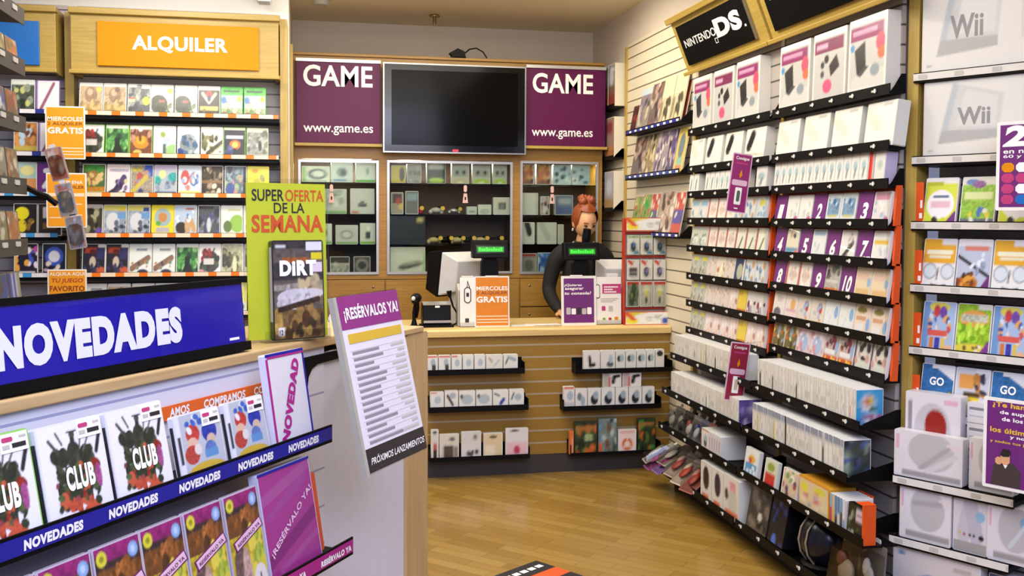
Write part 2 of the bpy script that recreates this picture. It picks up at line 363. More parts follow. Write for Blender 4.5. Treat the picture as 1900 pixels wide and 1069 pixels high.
# ================================================================== left wall: rental bays
def header(label, F, s0, s1, d, z0, z1, tilt=0., mold=.03):
    o = empty('header_board', label, 'wood header', F.m(s0, d, z0, tilt)); w = s1-s0; h = z1-z0
    obj('board', MB().box(0, w, .0, .03, 0, h, WOOD), o, bevel=.003)
    obj('top_moulding', MB().prismx([(-mold, h-.03), (.03, h-.03), (.03, h+.005), (-mold, h+.005)], -.008, w+.008, WOOD), o, bevel=.004)
    obj('bottom_moulding', MB().prismx([(-mold, 0), (.03, 0), (.03, .022), (-mold, .022)], -.008, w+.008, WOOD), o, bevel=.004)
    return o
def returns(F, s0, s1, d, z0, z1, root):
    obj('side_panel', MB().box(0, .02, .03, d-.022, 0, z1-z0, WOOD), root); obj('side_panel', MB().box(s1-s0-.02, s1-s0, .03, d-.022, 0, z1-z0, WOOD), root)
h = header('wide maple header board carrying the orange sign', L, -1.335, -.165, .25, 2.425, 2.80); returns(L, -1.335, -.165, .25, 2.425, 2.80, h)
h = header('maple header board at far left carrying the blue sign', L, -3.0, -1.415, .25, 2.425, 2.80); returns(L, -3.0, -1.415, .25, 2.425, 2.80, h)
ORANGE = mat('orange_sign_board', '#d88800', .6, noise=.02, spec=.2); BLUE = mat('blue_sign_board', '#1e69b8', .35, noise=.02)
o = empty('hanging_sign', 'orange sign reading ALQUILER on the maple header', 'sign', L.m(-1.188, .268, 2.475))
obj('board', MB().box(0, .907, 0, .015, 0, .255, ORANGE), o, bevel=.002); obj('lettering', text(MB(), 'ALQUILER', .192, .73, .083, .181, LETW, -.002, .035), o)
o = empty('hanging_sign', 'plain blue sign on the far left maple header', 'sign', L.m(-2.2, .268, 2.465))
obj('board', MB().box(0, .70, 0, .015, 0, .25, BLUE), o, bevel=.002)

STRO = mat('orange_price_strip', '#f07a10', .4); STRC = mat('cream_price_strip', '#f2dcc0', .4); STRB = mat('navy_price_strip', '#27348f', .4); STRL = mat('sky_price_strip', '#3a93d0', .4)
def lshelf(label, s0, s1, z, a, b, ph):
    o = empty('display_shelf', label, 'shelf', L.m(s0, .25, z)); w = s1-s0
    obj('board', MB().box(0, w, .006, .25-.018, -.045, -.02, BLACK), o)
    mb = MB().box(0, w, .002, .006, -.028, .002, BLACK); x = -ph; k = 0
    while x < w:
        l = .048 if k % 2 else .083
        x0, x1 = max(0, x), min(w, x+l)
        if x1 > x0: mb.box(x0, x1, -.001, .002, -.024, .0, a if k % 2 else b)
        x += l; k += 1
    obj('price_strip', mb, o); return o
LZ = [2.215, 1.972, 1.74, 1.502, 1.27, 1.035]
RN = ['top rental shelf', 'second rental shelf', 'third rental shelf', 'fourth rental shelf', 'fifth rental shelf', 'lowest rental shelf']
for i, z in enumerate(LZ):
    lshelf(f'black shelf with orange price strip, {ORD[i]} from top in the rental bay', -1.33, -.168, z, STRO, STRC, .03*i)
    lshelf(f'black shelf with {"navy" if i < 2 else "sky blue"} strip, {ORD[i]} from top in far left bay', -2.4, -1.42, z, STRB if i < 2 else STRL, WHITE, .02*i)
PW, PH, PT = .1285, .188, .014
def lrow(i, s0, items, pitch=.1325, bay='rent', tilt=12):
    row = f'on the {RN[i]}' if bay == 'rent' else f'on far left shelf {["one", "two", "three", "four", "five"][i]}'
    ds = [f'{d} game case' for d, *_ in items]
    for k, (lab, it) in enumerate(zip(labels(ds, row), items)):
        me = packmesh('game_case', it[1], PW, PH, PT, it[2] if len(it) > 2 else '#e2e2da')
        o = obj('game_case', me, None, L.m(s0+k*pitch+random.uniform(-.002, .002), .236, LZ[i]-.016, tilt)); tag(o, lab, 'game case', f'game cases {row}')
lion = '#b89c72|r 0 .9 1 1 #efeee6|e .5 .62 .28 .25 #8f6a44|e .45 .7 .13 .12 #caa37e|r 0 0 1 .3 #a88a48|b 3 14 .1 0 0 1 .4 #c9ae6a #8a7038|e .84 .78 .1 .08 #e6d820'
lion2 = lion.rsplit('|', 1)[0]+'|e .6 .8 .12 .1 #6f4f38'
skull = '#e4e6d8|e .35 .35 .4 .32 #4f5546|r .3 0 .8 .3 #4a4f42|r .35 .42 .62 .5 #b8625e|b 5 8 .08 .6 0 1 .4 #61744c #8b9a70'
green2 = '#48b83a|r 0 0 1 .72 #a8b8c4|r .1 .82 .85 .9 #1e4a22|r 0 0 1 .28 #93a377|b 8 10 .12 .1 0 .9 .4 #7a4a2c #5f7a3c #c9b8a0|e .12 .55 .13 .12 #3f6fb0|e .85 .6 .11 .1 #e5cc1c'
lrow(0, -1.298, [('sepia lion with yellow dot', lion), ('sepia lion', lion2),
    ('dark grey soldiers', '#5b5f60|b 11 20 .14 0 .2 1 .9 #8b9088 #44484a #a6aba0|r 0 .42 .3 .5 #e8e0a0|r 0 .5 .3 .55 #d05030|e .82 .45 .16 .14 #d6e23c|r 0 .9 .4 1 #e8e8e0|r .6 .86 1 1 #e6e6de'),
    ('grey tank with yellow dot', skull+'|e .85 .8 .12 .09 #e6bc18'), ('pale grey tank', skull, '#dcdcd4'),
    ('dark winged emblem', '#3e362c|r 0 .88 1 1 #e6e4da|e .5 .72 .16 .13 #a83a30|l .2 .75 .5 .45 #c8c0a8 .06|l .8 .75 .5 .45 #c8c0a8 .06|e .5 .6 .08 .12 #3c3c70|r .08 .18 .92 .32 #c9bc64|b 4 12 .06 0 0 1 .2 #7a7058 #1f1a16'),
    ('green topped western', green2, '#3ca334'), ('green topped desert', green2, '#3ca334')])
club = '#e8e8e4|e .5 .42 .42 .36 #3a3c30|b 21 26 .12 .12 .15 .88 .75 #8a2a2a #2b3326 #b03a30 #4d5a3c|r .2 .32 .68 .52 #d8d2cc|l .25 .8 .4 .7 #33352c .03|l .7 .85 .6 .65 #33352c .03'
hulk = '#2f6a30|b 7 30 .14 0 0 1 .9 #58a04c #1e4020 #86bc70|r .38 0 .62 .6 #16281a|l .5 .35 .3 0 #122014 .08|l .5 .4 .75 0 #122014 .08|r 0 .9 1 1 #e8eee0'
lrow(1, -1.29, [('dark red wreath', club, '#86c84a'), ('green figure in vines', hulk, '#8fd04e'),
    ('brown orange fox', '#7a4428|r 0 .88 1 1 #eaf0dc|e .5 .45 .36 .22 #c98a1e|e .5 .52 .2 .14 #d8a828|b 9 8 .13 0 .5 1 .8 #b88a6a #6a3020|e .35 .1 .2 .1 #dcb860|e .48 .86 .1 .06 #e8d8d8|r 0 0 1 .08 #5a2a1a', '#9cc860'),
    ('white with green archer', '#e4ece4|e .9 .1 .4 .3 #9ac47c|e .42 .72 .12 .1 #9aa84c|r .42 .45 .7 .58 #4c5a60|e .55 .5 .14 .16 #b8c8d0|r .42 0 .56 .4 #56646a|e .1 .05 .2 .08 #e0b8a8'),
    ('white with blue creature', '#e2eaea|e .5 .4 .4 .36 #8b969c|b 13 14 .12 .1 0 .9 .7 #54606a #a8b4b8 #42688c|e .12 .12 .16 .16 #29407c|r 0 0 .2 .06 #d86058'),
    ('khaki soldiers', '#dfe2d0|b 17 16 .13 0 .1 .9 .7 #6c6a44 #8a875c #3e3c28|l .3 .1 1 .5 #4b4a38 .09|l .4 .05 1 .42 #b8b48a .03|r .6 0 1 .15 #e8e8e4'),
    ('dark blue flame', '#191c30|r 0 .92 1 1 #e0e8c8|r .1 .62 .9 .74 #b8bcd0|e .52 .42 .26 .16 #c86a28|e .52 .42 .14 .1 #e8c058|r .42 0 .58 .3 #14141c|b 3 8 .1 0 0 .4 .35 #39406c #58609a', '#7cc03c'),
    ('grey battlefield', '#8b8e86|r 0 .86 1 1 #d5dcc0|b 23 22 .12 0 .1 1 .85 #a8aaa4 #5c5f58 #74776e|e .62 .4 .08 .18 #2e302c|r 0 0 1 .1 #c8c8bc', '#a4b884')], .1335)
kart = '#8fa0b8|r 0 .85 1 1 #d8dce4|b 31 18 .15 0 .2 1 .85 #c2603c #d8c070 #4a7ab0 #b8c4d8|r 0 0 1 .16 #c8c060'
lrow(2, -1.288, [('green elf portrait', '#4e6a38|e .5 .85 .4 .16 #3c8838|e .45 .55 .33 .25 #9a7438|b 2 12 .1 .1 .3 .9 .7 #40301c #d8b878|r 0 .08 1 .26 #b87a20|r 0 0 1 .1 #c8d078'),
    ('white with purple rider', '#ecdcdc|r .1 .76 .95 .86 #a8a4b4|l .4 .15 .75 .55 #50406e .13|b 14 12 .09 .4 0 .9 .6 #8270a0 #302848 #d8c890|l 0 0 .4 .2 #3a3040 .07'),
    ('gold and red racer', '#a49a88|r 0 .78 .5 .9 #b8ac50|e .85 .85 .25 .25 #3a5ab0|b 18 12 .14 .2 .2 .8 .8 #b85a48 #c89050 #988ca8|l 0 .05 .7 .6 #c8b450 .08|e .45 .12 .12 .1 #424e70'),
    ('teal party', '#b0b8c0|r 0 .86 1 1 #c8b8d8|e .35 .7 .16 .14 #e4e49c|e .1 .5 .2 .14 #40b0a8|e .85 .6 .25 .16 #34a4a0|b 6 12 .09 .1 .2 .9 .45 #6a7c94 #90a0b0|r 0 0 1 .12 #42587c'),
    ('pale blue winter sports', '#ccd8e4|e .3 .6 .2 .25 #c85a50|e .72 .55 .22 .24 #5a78b0|b 19 12 .1 .1 .2 .9 .8 #e4e8ec #a4b4d0 #d08878|r 0 0 1 .15 #dcd870'),
    ('dark brown collage', '#463a2e|b 25 20 .13 0 0 1 .9 #d8d0b8 #2a241c #84705c #a89880|r 0 .42 1 .52 #8a6c48'),
    ('dark blue robot', '#5c6c7c|b 27 20 .13 0 0 1 .9 #88a0a8 #303848 #98b088 #c08a84|e .25 .25 .2 .2 #3c5494|r .85 0 1 1 #252838'),
    ('yellow cartoon', '#e2d832|r 0 0 1 .3 #a8a8a8|e .35 .85 .16 .08 #d89a28|b 29 10 .12 .1 .1 .9 .7 #e8e070 #c4b838 #a0a060', '#e6dc40')], .1335)
blu = '#98a4b4|r 0 .82 1 1 #d2ca68|e .4 .45 .3 .3 #d4d4d8|b 33 12 .1 .1 .05 1 .45 #3c3c44 #606878 #8494a8|r .6 .55 1 .75 #6898c8'
lrow(3, -1.305, [('dark olive commando', '#3c3a2e|b 35 18 .12 0 .2 .9 .95 #8c8868 #24221c #a8a484|e .85 .12 .16 .14 #6a4a9a|r 0 .9 1 1 #c8c4bc'),
    ('grey blue knights with yellow tag', blu+'|e .84 .88 .12 .07 #d8c414'), ('grey blue knights', blu+'|r .7 .8 .95 .93 #2c4c94'),
    ('yellow with round cartoon scene', '#e4d42a|e .5 .6 .38 .3 #9cb4b8|e .5 .6 .2 .16 #c8884c|r .2 .1 .8 .26 #b4b0b4|e .3 .4 .12 .08 #64a444', '#e4d42a'),
    ('blue beach people', '#b8c8dc|r .5 .85 .9 .92 #b46a50|e .3 .25 .26 .2 #3a3020|e .6 .35 .14 .3 #c8a070|l .75 .5 .9 .2 #c89c60 .1|b 37 8 .1 .1 .5 .9 .8 #d8e4f0 #5c80b8'),
    ('dark slate warrior', '#4c5254|r 0 .9 .7 1 #262826|b 39 16 .13 0 .1 1 .85 #69705c #30343c #8088a0 #4a4c78|e .5 .35 .1 .25 #c8ccd0'),
    ('white with green creature', '#e4e6dc|e .75 .4 .35 .3 #8ab83c|e .3 .3 .2 .2 #5c7434|r .3 .82 .9 .9 #c8cc9c'),
    ('white with green creature', '#e4e6dc|e .75 .4 .35 .3 #8ab83c|e .3 .3 .2 .2 #5c7434|r .3 .82 .9 .9 #c8cc9c')], .1325)
din = '#24202e|r .1 .72 .6 .9 #b04428|e .45 .75 .16 .08 #5a1c14|e .45 .42 .14 .18 #c8b8a4|r .6 .5 1 .9 #32305c|e .8 .15 .2 .12 #c85a38|b 41 8 .1 0 0 1 .4 #383a5c #1a1824|r .68 .9 1 1 #e8e6dc'
pen = '#e6ece6|r .3 .78 .8 .86 #8c949c|l .1 .2 .85 .55 #8c6c58 .1|b 43 8 .08 .1 .2 .8 .45 #c88858 #584858 #7c8c70|e .6 .08 .25 .1 #3c3c54|r .65 .93 1 1 #f0f0e8'
lrow(4, -1.295, [('dark red dragon', din), ('dark red dragon', din), ('white with diagonal bikes', pen), ('white with diagonal bikes', pen),
    ('leafy green figure', hulk), ('white with red wreath', club+'|e .1 .08 .14 .08 #e090a0'),
    ('pale khaki troop', '#b8b890|b 45 22 .13 0 0 1 .9 #5c5c3c #d8d8b0 #3c3c28 #8c8c60|e .6 .3 .1 .3 #e0dcb0'), ('pale khaki troop', '#b8b890|b 45 22 .13 0 0 1 .9 #5c5c3c #d8d8b0 #3c3c28 #8c8c60')], .1315)
yel = '#e0d83c|r 0 .35 1 .8 #dcd66a|r 0 0 1 .35 #dcdcd4|e .6 .2 .3 .2 #50546c|b 47 10 .1 0 .3 1 .9 #c8c028 #e8e490'
lrow(5, -1.29, [('grey white sports', pen), ('cream map', lion2), ('cream map', lion2), ('pale sports', pen), ('sandy desert', lion), ('dull khaki', blu), ('yellow and white cartoon', yel, '#e8e860'), ('yellow and white cartoon', yel, '#e8e860')], .1335)
# far left bay, seen past the near gondola
novcard = '#efeaea|l .2 .1 .75 .9 #9a5a78 .06|r 0 0 .06 1 #8a62b0'
lrow(0, -1.665, [('dark green leaf', '#4a5448|r 0 .85 1 1 #e4ecdc|b 3 14 .12 0 0 1 .8 #94a088 #2c3428 #c8cc7c'), ('white card with diagonal purple word', novcard, '#8a62b0')], .135, 'far', 5)
lrow(1, -1.655, [('orange warrior', '#b07a40|b 5 16 .14 0 .1 1 .9 #d89858 #7a4420 #b8d0e0|r 0 .1 1 .25 #c8b050'), ('white card with purple edge', novcard, '#8a62b0')], .135, 'far', 5)
lrow(2, -1.66, [('orange and teal', '#d09058|r 0 .5 1 1 #a8c4b8|e .6 .75 .3 .15 #e0d890|r 0 0 1 .2 #c8582c'), ('purple card with white two', '#6a2a80|l .3 .75 .7 .8 #f0ecf0 .07|l .75 .75 .3 .3 #f0ecf0 .07|l .25 .25 .8 .25 #f0ecf0 .07', '#6a2a80')], .13, 'far', 5)
lrow(3, -1.66, [('yellow on black', '#221c18|e .35 .7 .3 .2 #e8dc18|e .35 .3 .2 .2 #dccc18|b 5 6 .1 .4 .2 .9 .5 #8c6a20 #c8a030'), ('dark photo with white tag', '#30241c|r .2 .55 .6 .9 #e8dce4|r .2 .2 .8 .4 #8c6428')], .13, 'far', 5)
lrow(4, -1.66, [('dark neon figure', '#1c1428|b 6 16 .12 0 .2 1 .9 #c84c9c #e8e0f0 #4058c0 #e8a840|r .2 .05 .9 .12 #e8e8e8'), ('dark neon disc', '#0e1428|e .5 .6 .4 .3 #3c58c0|e .5 .6 .25 .18 #e4e8f4|b 8 8 .1 .1 .1 .9 .4 #c8a0b8 #20203c #e8d8c8')], .15, 'far', 5)

# ------------------------------------------------------------------ orange rental posters on the post
POST = mat('poster_orange', '#ea9a08', .55, noise=.02); BROWN = mat('poster_brown_ink', '#8a3a10', .5); MAROON = mat('poster_red_ink', '#a82c20', .5)
def poster(label, M, w, h, draw, face, frame=True, name='poster', cat='poster', border=.008):
    o = empty(name, label, cat, M)
    obj('backing', MB().rbox(0, w, .001, .006, 0, h, CARD, .004), o)
    obj('printed_face', MB().box(border, w-border, -.0005, .001, border, h-border, face), o)
    mb = MB(); draw(mb, w, h); obj('lettering', mb, o); return o
def d1(mb, w, h):
    text(mb, 'MIERCOLES', .012, w-.012, .72*h, .80*h, LETW); text(mb, '2 ALQUILER', .012, w-.012, .63*h, .70*h, BROWN); text(mb, 'GRATIS', .012, w-.012, .48*h, .60*h, LETW, bold=.035)
    for k in (.20, .135, .08): mb.box(.012, w-.012, -.0012, -.0006, k*h, (k+.018)*h, STRC)
def d2(mb, w, h):
    text(mb, 'PLENA', .5*w, w-.02, .80*h, .86*h, LETW); text(mb, 'ALQUILER', .3*w, w-.012, .70*h, .77*h, BROWN); mb.box(.012, w-.012, -.0012, -.0006, .57*h, .63*h, STRC)
    for k in (.42, .22): mb.box(.6*w, .88*w, -.0012, -.0006, k*h, (k+.02)*h, STRC); mb.box(.08*w, .36*w, -.0012, -.0006, (k-.05)*h, (k-.03)*h, STRC)
def d3(mb, w, h):
    text(mb, 'ALQUILA AQUI', .012, w-.012, .80*h, .92*h, LETW); text(mb, 'TU JUEGO', .02, w-.02, .58*h, .74*h, MAROON, shear=.2); text(mb, 'FAVORITO', .012, w-.012, .36*h, .52*h, BROWN, bold=.03)
poster('orange poster reading MIERCOLES 2 ALQUILER GRATIS, highest on the left post', L.m(-1.452, .36, 1.925), .212, .30, d1, POST)
poster('orange poster half hidden behind the strip of hanging packs', L.m(-1.452, .36, 1.535), .216, .312, d2, POST)
poster('small orange poster reading TU JUEGO FAVORITO, lowest on the post', L.m(-1.452, .36, 1.10), .21, .196, d3, POST)
for z in (1.93, 1.54, 1.105):
    tag(obj('poster_bracket', MB().box(-.02, .02, 0, .24, 0, .012, ACRYL).box(-.05, .05, -.004, 0, -.01, .03, ACRYL), None, L.m(-1.37, .352, z+.02)), f'clear bracket holding the {"highest" if z > 1.9 else "middle" if z > 1.5 else "lowest"} orange poster on the post', 'bracket')
# ================================================================== back unit: glass cabinets, signs and screen
o = empty('display_cabinet', 'long oak cabinet with three glazed windows behind the counter', 'cabinet', B.m(-.09, 0, 0)); CW = 2.27
def bx(mb, x0, x1, z0, z1, y0=0., y1=.02, m=OAK): return mb.box(x0+.09, x1+.09, y0, y1, z0, z1, m)
WIN = [(-.062, .506, 1.19, 2.01), (.565, 1.49, 1.19, 2.015), (1.547, 2.148, 1.185, 2.025)]
mb = MB()
bx(mb, -.09, 2.18, 2.02, 2.745); bx(mb, -.09, 2.18, 1.155, 1.185); bx(mb, -.09, 2.18, 0, 1.15, .004)
for a, b_ in ((-.09, -.062), (.506, .565), (1.49, 1.547), (2.148, 2.18)): bx(mb, a, b_, 1.185, 2.02)
obj('front_frame', mb, o)
INT = mat('cabinet_interior', '#5c402c', .6)
mb = MB(); bx(mb, -.09, 2.18, 0, 2.745, .40, .42, INT); bx(mb, -.09, -.07, 0, 2.745, .02, .40); bx(mb, 2.16, 2.18, 0, 2.745, .02, .40); bx(mb, -.07, 2.16, 1.165, 1.185, .02, .40, INT); bx(mb, -.07, 2.16, 2.02, 2.04, .02, .40, INT)
for x in (.525, 1.51): bx(mb, x, x+.02, 1.185, 2.02, .02, .40, INT)
obj('carcass', mb, o); mb = MB(); bx(mb, -.1, 2.19, 2.745, 2.765, -.02, .44); obj('top_board', mb, o, bevel=.003)
SHELFD = gls('smoked_glass_shelf', '#a8a49c', .1)
for (a, b_, c, d_) in WIN:
    for z in (1.852, 1.625, 1.405): mb = MB(); bx(mb, a-.005, b_+.015, z-.008, z, .03, .395, SHELFD); obj('shelf', mb, o)
for i, (a, b_, c, d_) in enumerate(WIN):
    mb = MB(); f = .018
    bx(mb, a, b_, c, c+f, -.012, .0, ALU); bx(mb, a, b_, d_-f, d_, -.012, 0, ALU); bx(mb, a, a+f, c+f, d_-f, -.012, 0, ALU); bx(mb, b_-f, b_, c+f, d_-f, -.012, 0, ALU)
    r = obj('glass_door', mb, o); mb = MB(); bx(mb, a+f, b_-f, c+f, d_-f, -.008, -.004, GLASS); obj('pane', mb, r); mb = MB(); mb.ball(((a+b_)/2+.09, -.016, c+.03), .006, .006, .006, STEEL); obj('lock', mb, r)
for a, b_ in ((-.085, .545), (.555, 1.235), (1.245, 1.54), (1.55, 2.175)):
    for z0, z1 in ((.51, 1.15), (.03, .50)) if a != 1.55 else ((.945, 1.15), (.735, .935), (.03, .725)):
        mb = MB(); bx(mb, a, b_, z0, z1, -.016, -.001); r = obj('door', mb, o, bevel=.002)
        mb = MB(); mb.ball(((a+.07 if a > 1.5 else b_-.08)+.09, -.018, z1-.05), .008, .004, .008, STEEL); obj('lock', mb, r)
def lamp(name, x0, x1, z, p, c):
    l = bpy.data.lights.new(name, 'AREA'); l.shape = 'RECTANGLE'; l.size = x1-x0; l.size_y = .05; l.energy = p; l.color = c
    q = bpy.data.objects.new(name, l); COL.objects.link(q); q.location = B.at((x0+x1)/2, -.10, z); return q
lamp('cabinet_lamp_left', 0, .45, 2.005, 17, (.88, 1, .94)); lamp('cabinet_lamp_right', 1.6, 2.1, 2.005, 13, (.93, .98, 1)); lamp('cabinet_lamp_middle', .65, 1.4, 2.0, 9, (1, .92, .78))

def gsign(label, s0, s1, z0, z1, tx, tz, ux, uz):
    q = empty('shop_sign', label, 'sign', B.m(s0, .075, z0)); w_, h_ = s1-s0, z1-z0
    obj('board', MB().box(0, w_, 0, .03, 0, h_, PURPLE), q, bevel=.003)
    obj('top_rail', MB().box(0, w_, -.012, .05, h_-.004, h_+.018, ALU), q); obj('bottom_ledge', MB().box(-.01, w_+.01, -.02, .06, -.022, -.002, WOOD), q)
    obj('spacer', MB().box(.05, w_-.05, .03, .07, .1, h_-.1, OAK), q)
    obj('lettering', text(MB(), 'GAME', *tx, *tz, LETW, -.002, .022), q); obj('web_address', text(MB(), 'www.game.es', *ux, *uz, LETW, -.002, .01), q)
gsign('square purple sign with white lettering, left of the wall screen', -.074, .515, 2.125, 2.695, (.05, .532), (.395, .545), (.05, .535), (.055, .12))
gsign('square purple sign with white lettering, right of the wall screen', 1.572, 2.18, 2.135, 2.705, (.05, .51), (.385, .532), (.045, .51), (.05, .115))
q = empty('television', 'large black flat screen with silver rim on the back wall', 'television', B.m(.527, .13, 2.062)); tw, th = 1.035, .635
obj('casing', MB().rbox(0, tw, .004, .07, 0, th, BLACK, .012), q)
mb = MB(); f = .010
mb.box(0, tw, -.002, .02, 0, f, STEEL).box(0, tw, -.002, .02, th-f, th, STEEL).box(0, f, -.002, .02, f, th-f, STEEL).box(tw-f, tw, -.002, .02, f, th-f, STEEL); obj('rim', mb, q)
TVB = mat('gloss_black_bezel', '#060606', .15, coat=.1, noise=.0, spec=.3); TVS = mat('dark_screen_glass', '#0a0908', .12, noise=0., spec=.08)
mb = MB(); mb.box(f, tw-f, 0, .004, f, .055, TVB).box(f, tw-f, 0, .004, th-.05, th-f, TVB).box(f, .06, 0, .004, .055, th-.05, TVB).box(tw-.06, tw-f, 0, .004, .055, th-.05, TVB); obj('bezel', mb, q)
obj('screen', MB().box(.06, tw-.06, .002, .006, .055, th-.05, TVS), q); obj('maker_badge', MB().rbox(.5*tw-.022, .5*tw+.022, -.003, 0, .012, .03, mat('badge_red', '#c02848', .4), .004), q)
obj('wall_bracket', MB().box(.3, .7, .07, .129, .15, .5, BLACK), q)
q = empty('webcam', 'small black camera with looped cable on top of the cabinet', 'camera', B.m(1.075, .0, 2.766))
obj('body', MB().prism([(-.06, .03), (-.03, 0), (.06, .0), (.05, .045), (.0, .065)], -.03, .03, BLACK), q); obj('cable', MB().tube([(.05, 0, .03), (.09, 0, .065), (.14, 0, .075), (.19, .0, .05), (.22, 0, .005)], .005, BLACK), q)
obj('base', MB().box(-.05, .06, -.03, .03, -.001, .004, BLACK), q)

# ---- what stands in the glass cabinets
def stock(F, d, z, items, place, grp, name='product_box', cat='box', t=.05, tilt=0., res=(12, 14)):
    """items: desc, s0, s1, height, art, body"""
    labs = labels([i[0] for i in items], place)
    for lab, it in zip(labs, items):
        me = packmesh(name, it[4], it[2]-it[1], it[3], it[6] if len(it) > 6 else t, it[5] if len(it) > 5 else '#dcdcd4', res)
        tag(obj(name, me, None, F.m(it[1], d, z+(.0006 if not tilt else t*math.sin(math.radians(tilt))), tilt)), lab, cat, grp)
xb = '#e0e6da|r 0 0 1 .16 #86c03c|e .5 .55 .2 .22 #6c7068'
stock(B, -.06, 1.852, [('long white green box with grey handset', -.035, .16, .115, '#dfe8da|e .55 .5 .35 .34 #6c7470|e .58 .52 .22 .2 #e4eae4|r 0 0 .12 1 #8cc05c'), ('pale box with grey gadget', .17, .325, .145, '#d8e2e0|e .5 .5 .25 .25 #8a948c|e .55 .48 .12 .16 #3c4440|r .1 .05 .7 .16 #7c90c4'), ('white box with green base', .345, .485, .15, '#dfe9de|r 0 0 1 .14 #6cc03a|l .6 .65 .6 .45 #3a403c .05')], 'on the left cabinet top shelf', 'boxes in the left cabinet')
stock(B, -.06, 1.625, [('white green carton with two pads', .1, .28, .18, '#d4d8ce|r 0 0 1 .1 #78b83a|b 3 10 .12 .2 .2 .9 .9 #b0b4aa #eef0ea #7c8078'), ('white carton with black cone', .305, .48, .185, '#d6d8d2|e .5 .35 .2 .08 #34342e|e .5 .42 .1 .1 #70746a|e .2 .05 .2 .06 #c86838')], 'on the left cabinet second shelf', 'boxes in the left cabinet')
stock(B, -.06, 1.405, [('narrow white green box', .06, .175, .15, xb), ('white carton with grey coil', .2, .36, .14, '#cdd0ca|e .5 .5 .3 .25 #a0a4a0|e .5 .5 .2 .15 #d6d8d2|r 0 0 1 .12 #7ab040'), ('white green box with black stick', .375, .485, .155, '#d9dfd2|r 0 0 1 .14 #84bc3a|r .36 .25 .66 .6 #34362e|e .55 .75 .14 .12 #f4f4ec')], 'on the left cabinet third shelf', 'boxes in the left cabinet')
stock(B, -.08, 1.186, [('small dark carton with red base', .07, .14, .11, '#5c5448|r 0 0 1 .2 #b04430|b 2 8 .15 0 .2 1 1 #8c9080 #3c342c'), ('grey carton with dark top', .16, .30, .13, '#b4b4a8|r 0 .65 1 1 #343028|b 4 8 .1 0 .1 1 .6 #d0d0c4 #808474'), ('clear pack with dark headset', .33, .45, .13, '#5a5248|e .5 .5 .4 .4 #8c877c|e .5 .5 .25 .22 #38322c')], 'on the left cabinet floor', 'boxes in the left cabinet')
bear = '#d2d2c6|r .1 .35 .9 .75 #b8b8ac|e .3 .55 .08 .1 #28241f|e .7 .55 .08 .1 #28241f|e .5 .1 .45 .16 #b6d838|e .5 .05 .2 .06 #f0f4d0'
stock(B, -.06, 1.852, [('yellow carton with black emblem', .60, .705, .13, '#dcc420|e .75 .5 .2 .4 #3a3418'), ('grey carton in the shadow', .715, .82, .14, '#98988c|b 3 8 .15 0 0 1 1 #6c6c60 #b8b8ac'), ('black pack with green base', .86, 1.0, .15, '#3c3a34|r .1 .7 .9 1 #c8c8bc|e .5 .14 .4 .14 #b4d83c'), ('white pack with green base', 1.045, 1.175, .15, bear.replace('#b6d838', '#d8c8a0')), ('white pack with green base', 1.2, 1.335, .15, bear), ('white pack with green base', 1.355, 1.46, .15, bear)], 'on the middle cabinet top shelf', 'packs in the middle cabinet')
stock(B, -.07, 1.625, [('beige carton with red photo', .60, .69, .16, '#a89c84|r .1 .5 .9 .95 #503428|e .6 .6 .25 .15 #b03c34|e .8 .35 .2 .14 #e0b858'), ('pale blue card standing behind', .705, .80, .17, '#70706c|r .1 .6 .9 .9 #8ea0ac'), ('tiny white carton', 1.16, 1.235, .06, '#d0d4cc|r .2 .2 .8 .5 #9caca0'), ('tiny white arched carton', 1.245, 1.345, .075, '#d8d8cc|e .5 .3 .35 .3 #b8c0b4'), ('white carton with dark handheld', 1.36, 1.485, .13, '#d4d2c4|r .3 .3 .75 .7 #4c4c48|r .38 .36 .68 .62 #84847c')], 'on the middle cabinet second shelf', 'packs in the middle cabinet')
stock(B, -.06, 1.405, [('large black console box', .59, .85, .21, '#131414|r .1 .3 .95 .34 #2c3032|e .84 .86 .08 .1 #dccc70', '#101010', .2)], 'on the middle cabinet third shelf', 'consoles in the middle cabinet')
stock(B, -.06, 1.186, [('white carton with grey flat device', .592, .85, .20, '#dcdccc|l .35 .25 .8 .4 #54544c .1|l .4 .36 .82 .46 #a8a89c .06|r .92 .1 1 .8 #a0c878', '#d8d8cc', .2)], 'on the middle cabinet floor', 'consoles in the middle cabinet')
CM = mat('dusty_plastic', '#b8a878', .5); PINK = mat('red_toy_plastic', '#c8304c', .4); YT = mat('yellow_tag', '#e2b838', .5)
def pad(label, s, z, m, grp='small handsets in the middle cabinet', sc=1., d=-.1):
    q = empty('game_handset', label, 'handset', B.m(s, d, z))
    obj('body', MB().ball((0, 0, .03*sc), .045*sc, .03*sc, .022*sc, m, 14, 8).ball((-.04*sc, 0, .018*sc), .018*sc, .02*sc, .018*sc, m, 10, 6).ball((.04*sc, 0, .018*sc), .018*sc, .02*sc, .018*sc, m, 10, 6), q, smooth=True)
    obj('thumb_stick', MB().lathe([(.006*sc, 0), (.006*sc, .012*sc), (.011*sc, .016*sc)], BLACK, (.02*sc, -.012*sc, .045*sc), 10), q)
    obj('price_tag', MB().rbox(.03*sc, .06*sc, -.034*sc, -.032*sc, .03*sc, .06*sc, YT, .008), q)
pad('red handset with yellow tag on middle cabinet second shelf', .78, 1.626, PINK); pad('grey handset with yellow tag on middle cabinet second shelf', .935, 1.626, GREY)
pad('small clear handset on middle cabinet second shelf', 1.07, 1.626, ALU, sc=.9)
for k, (s, m) in enumerate(((.92, CM), (1.0, BLACK), (1.09, CM), (1.17, BLACK), (1.27, CM), (1.38, BLACK))): pad(f'used gamepad with yellow tag, {ORD[k]} from left on middle cabinet third shelf', s, 1.406, m)
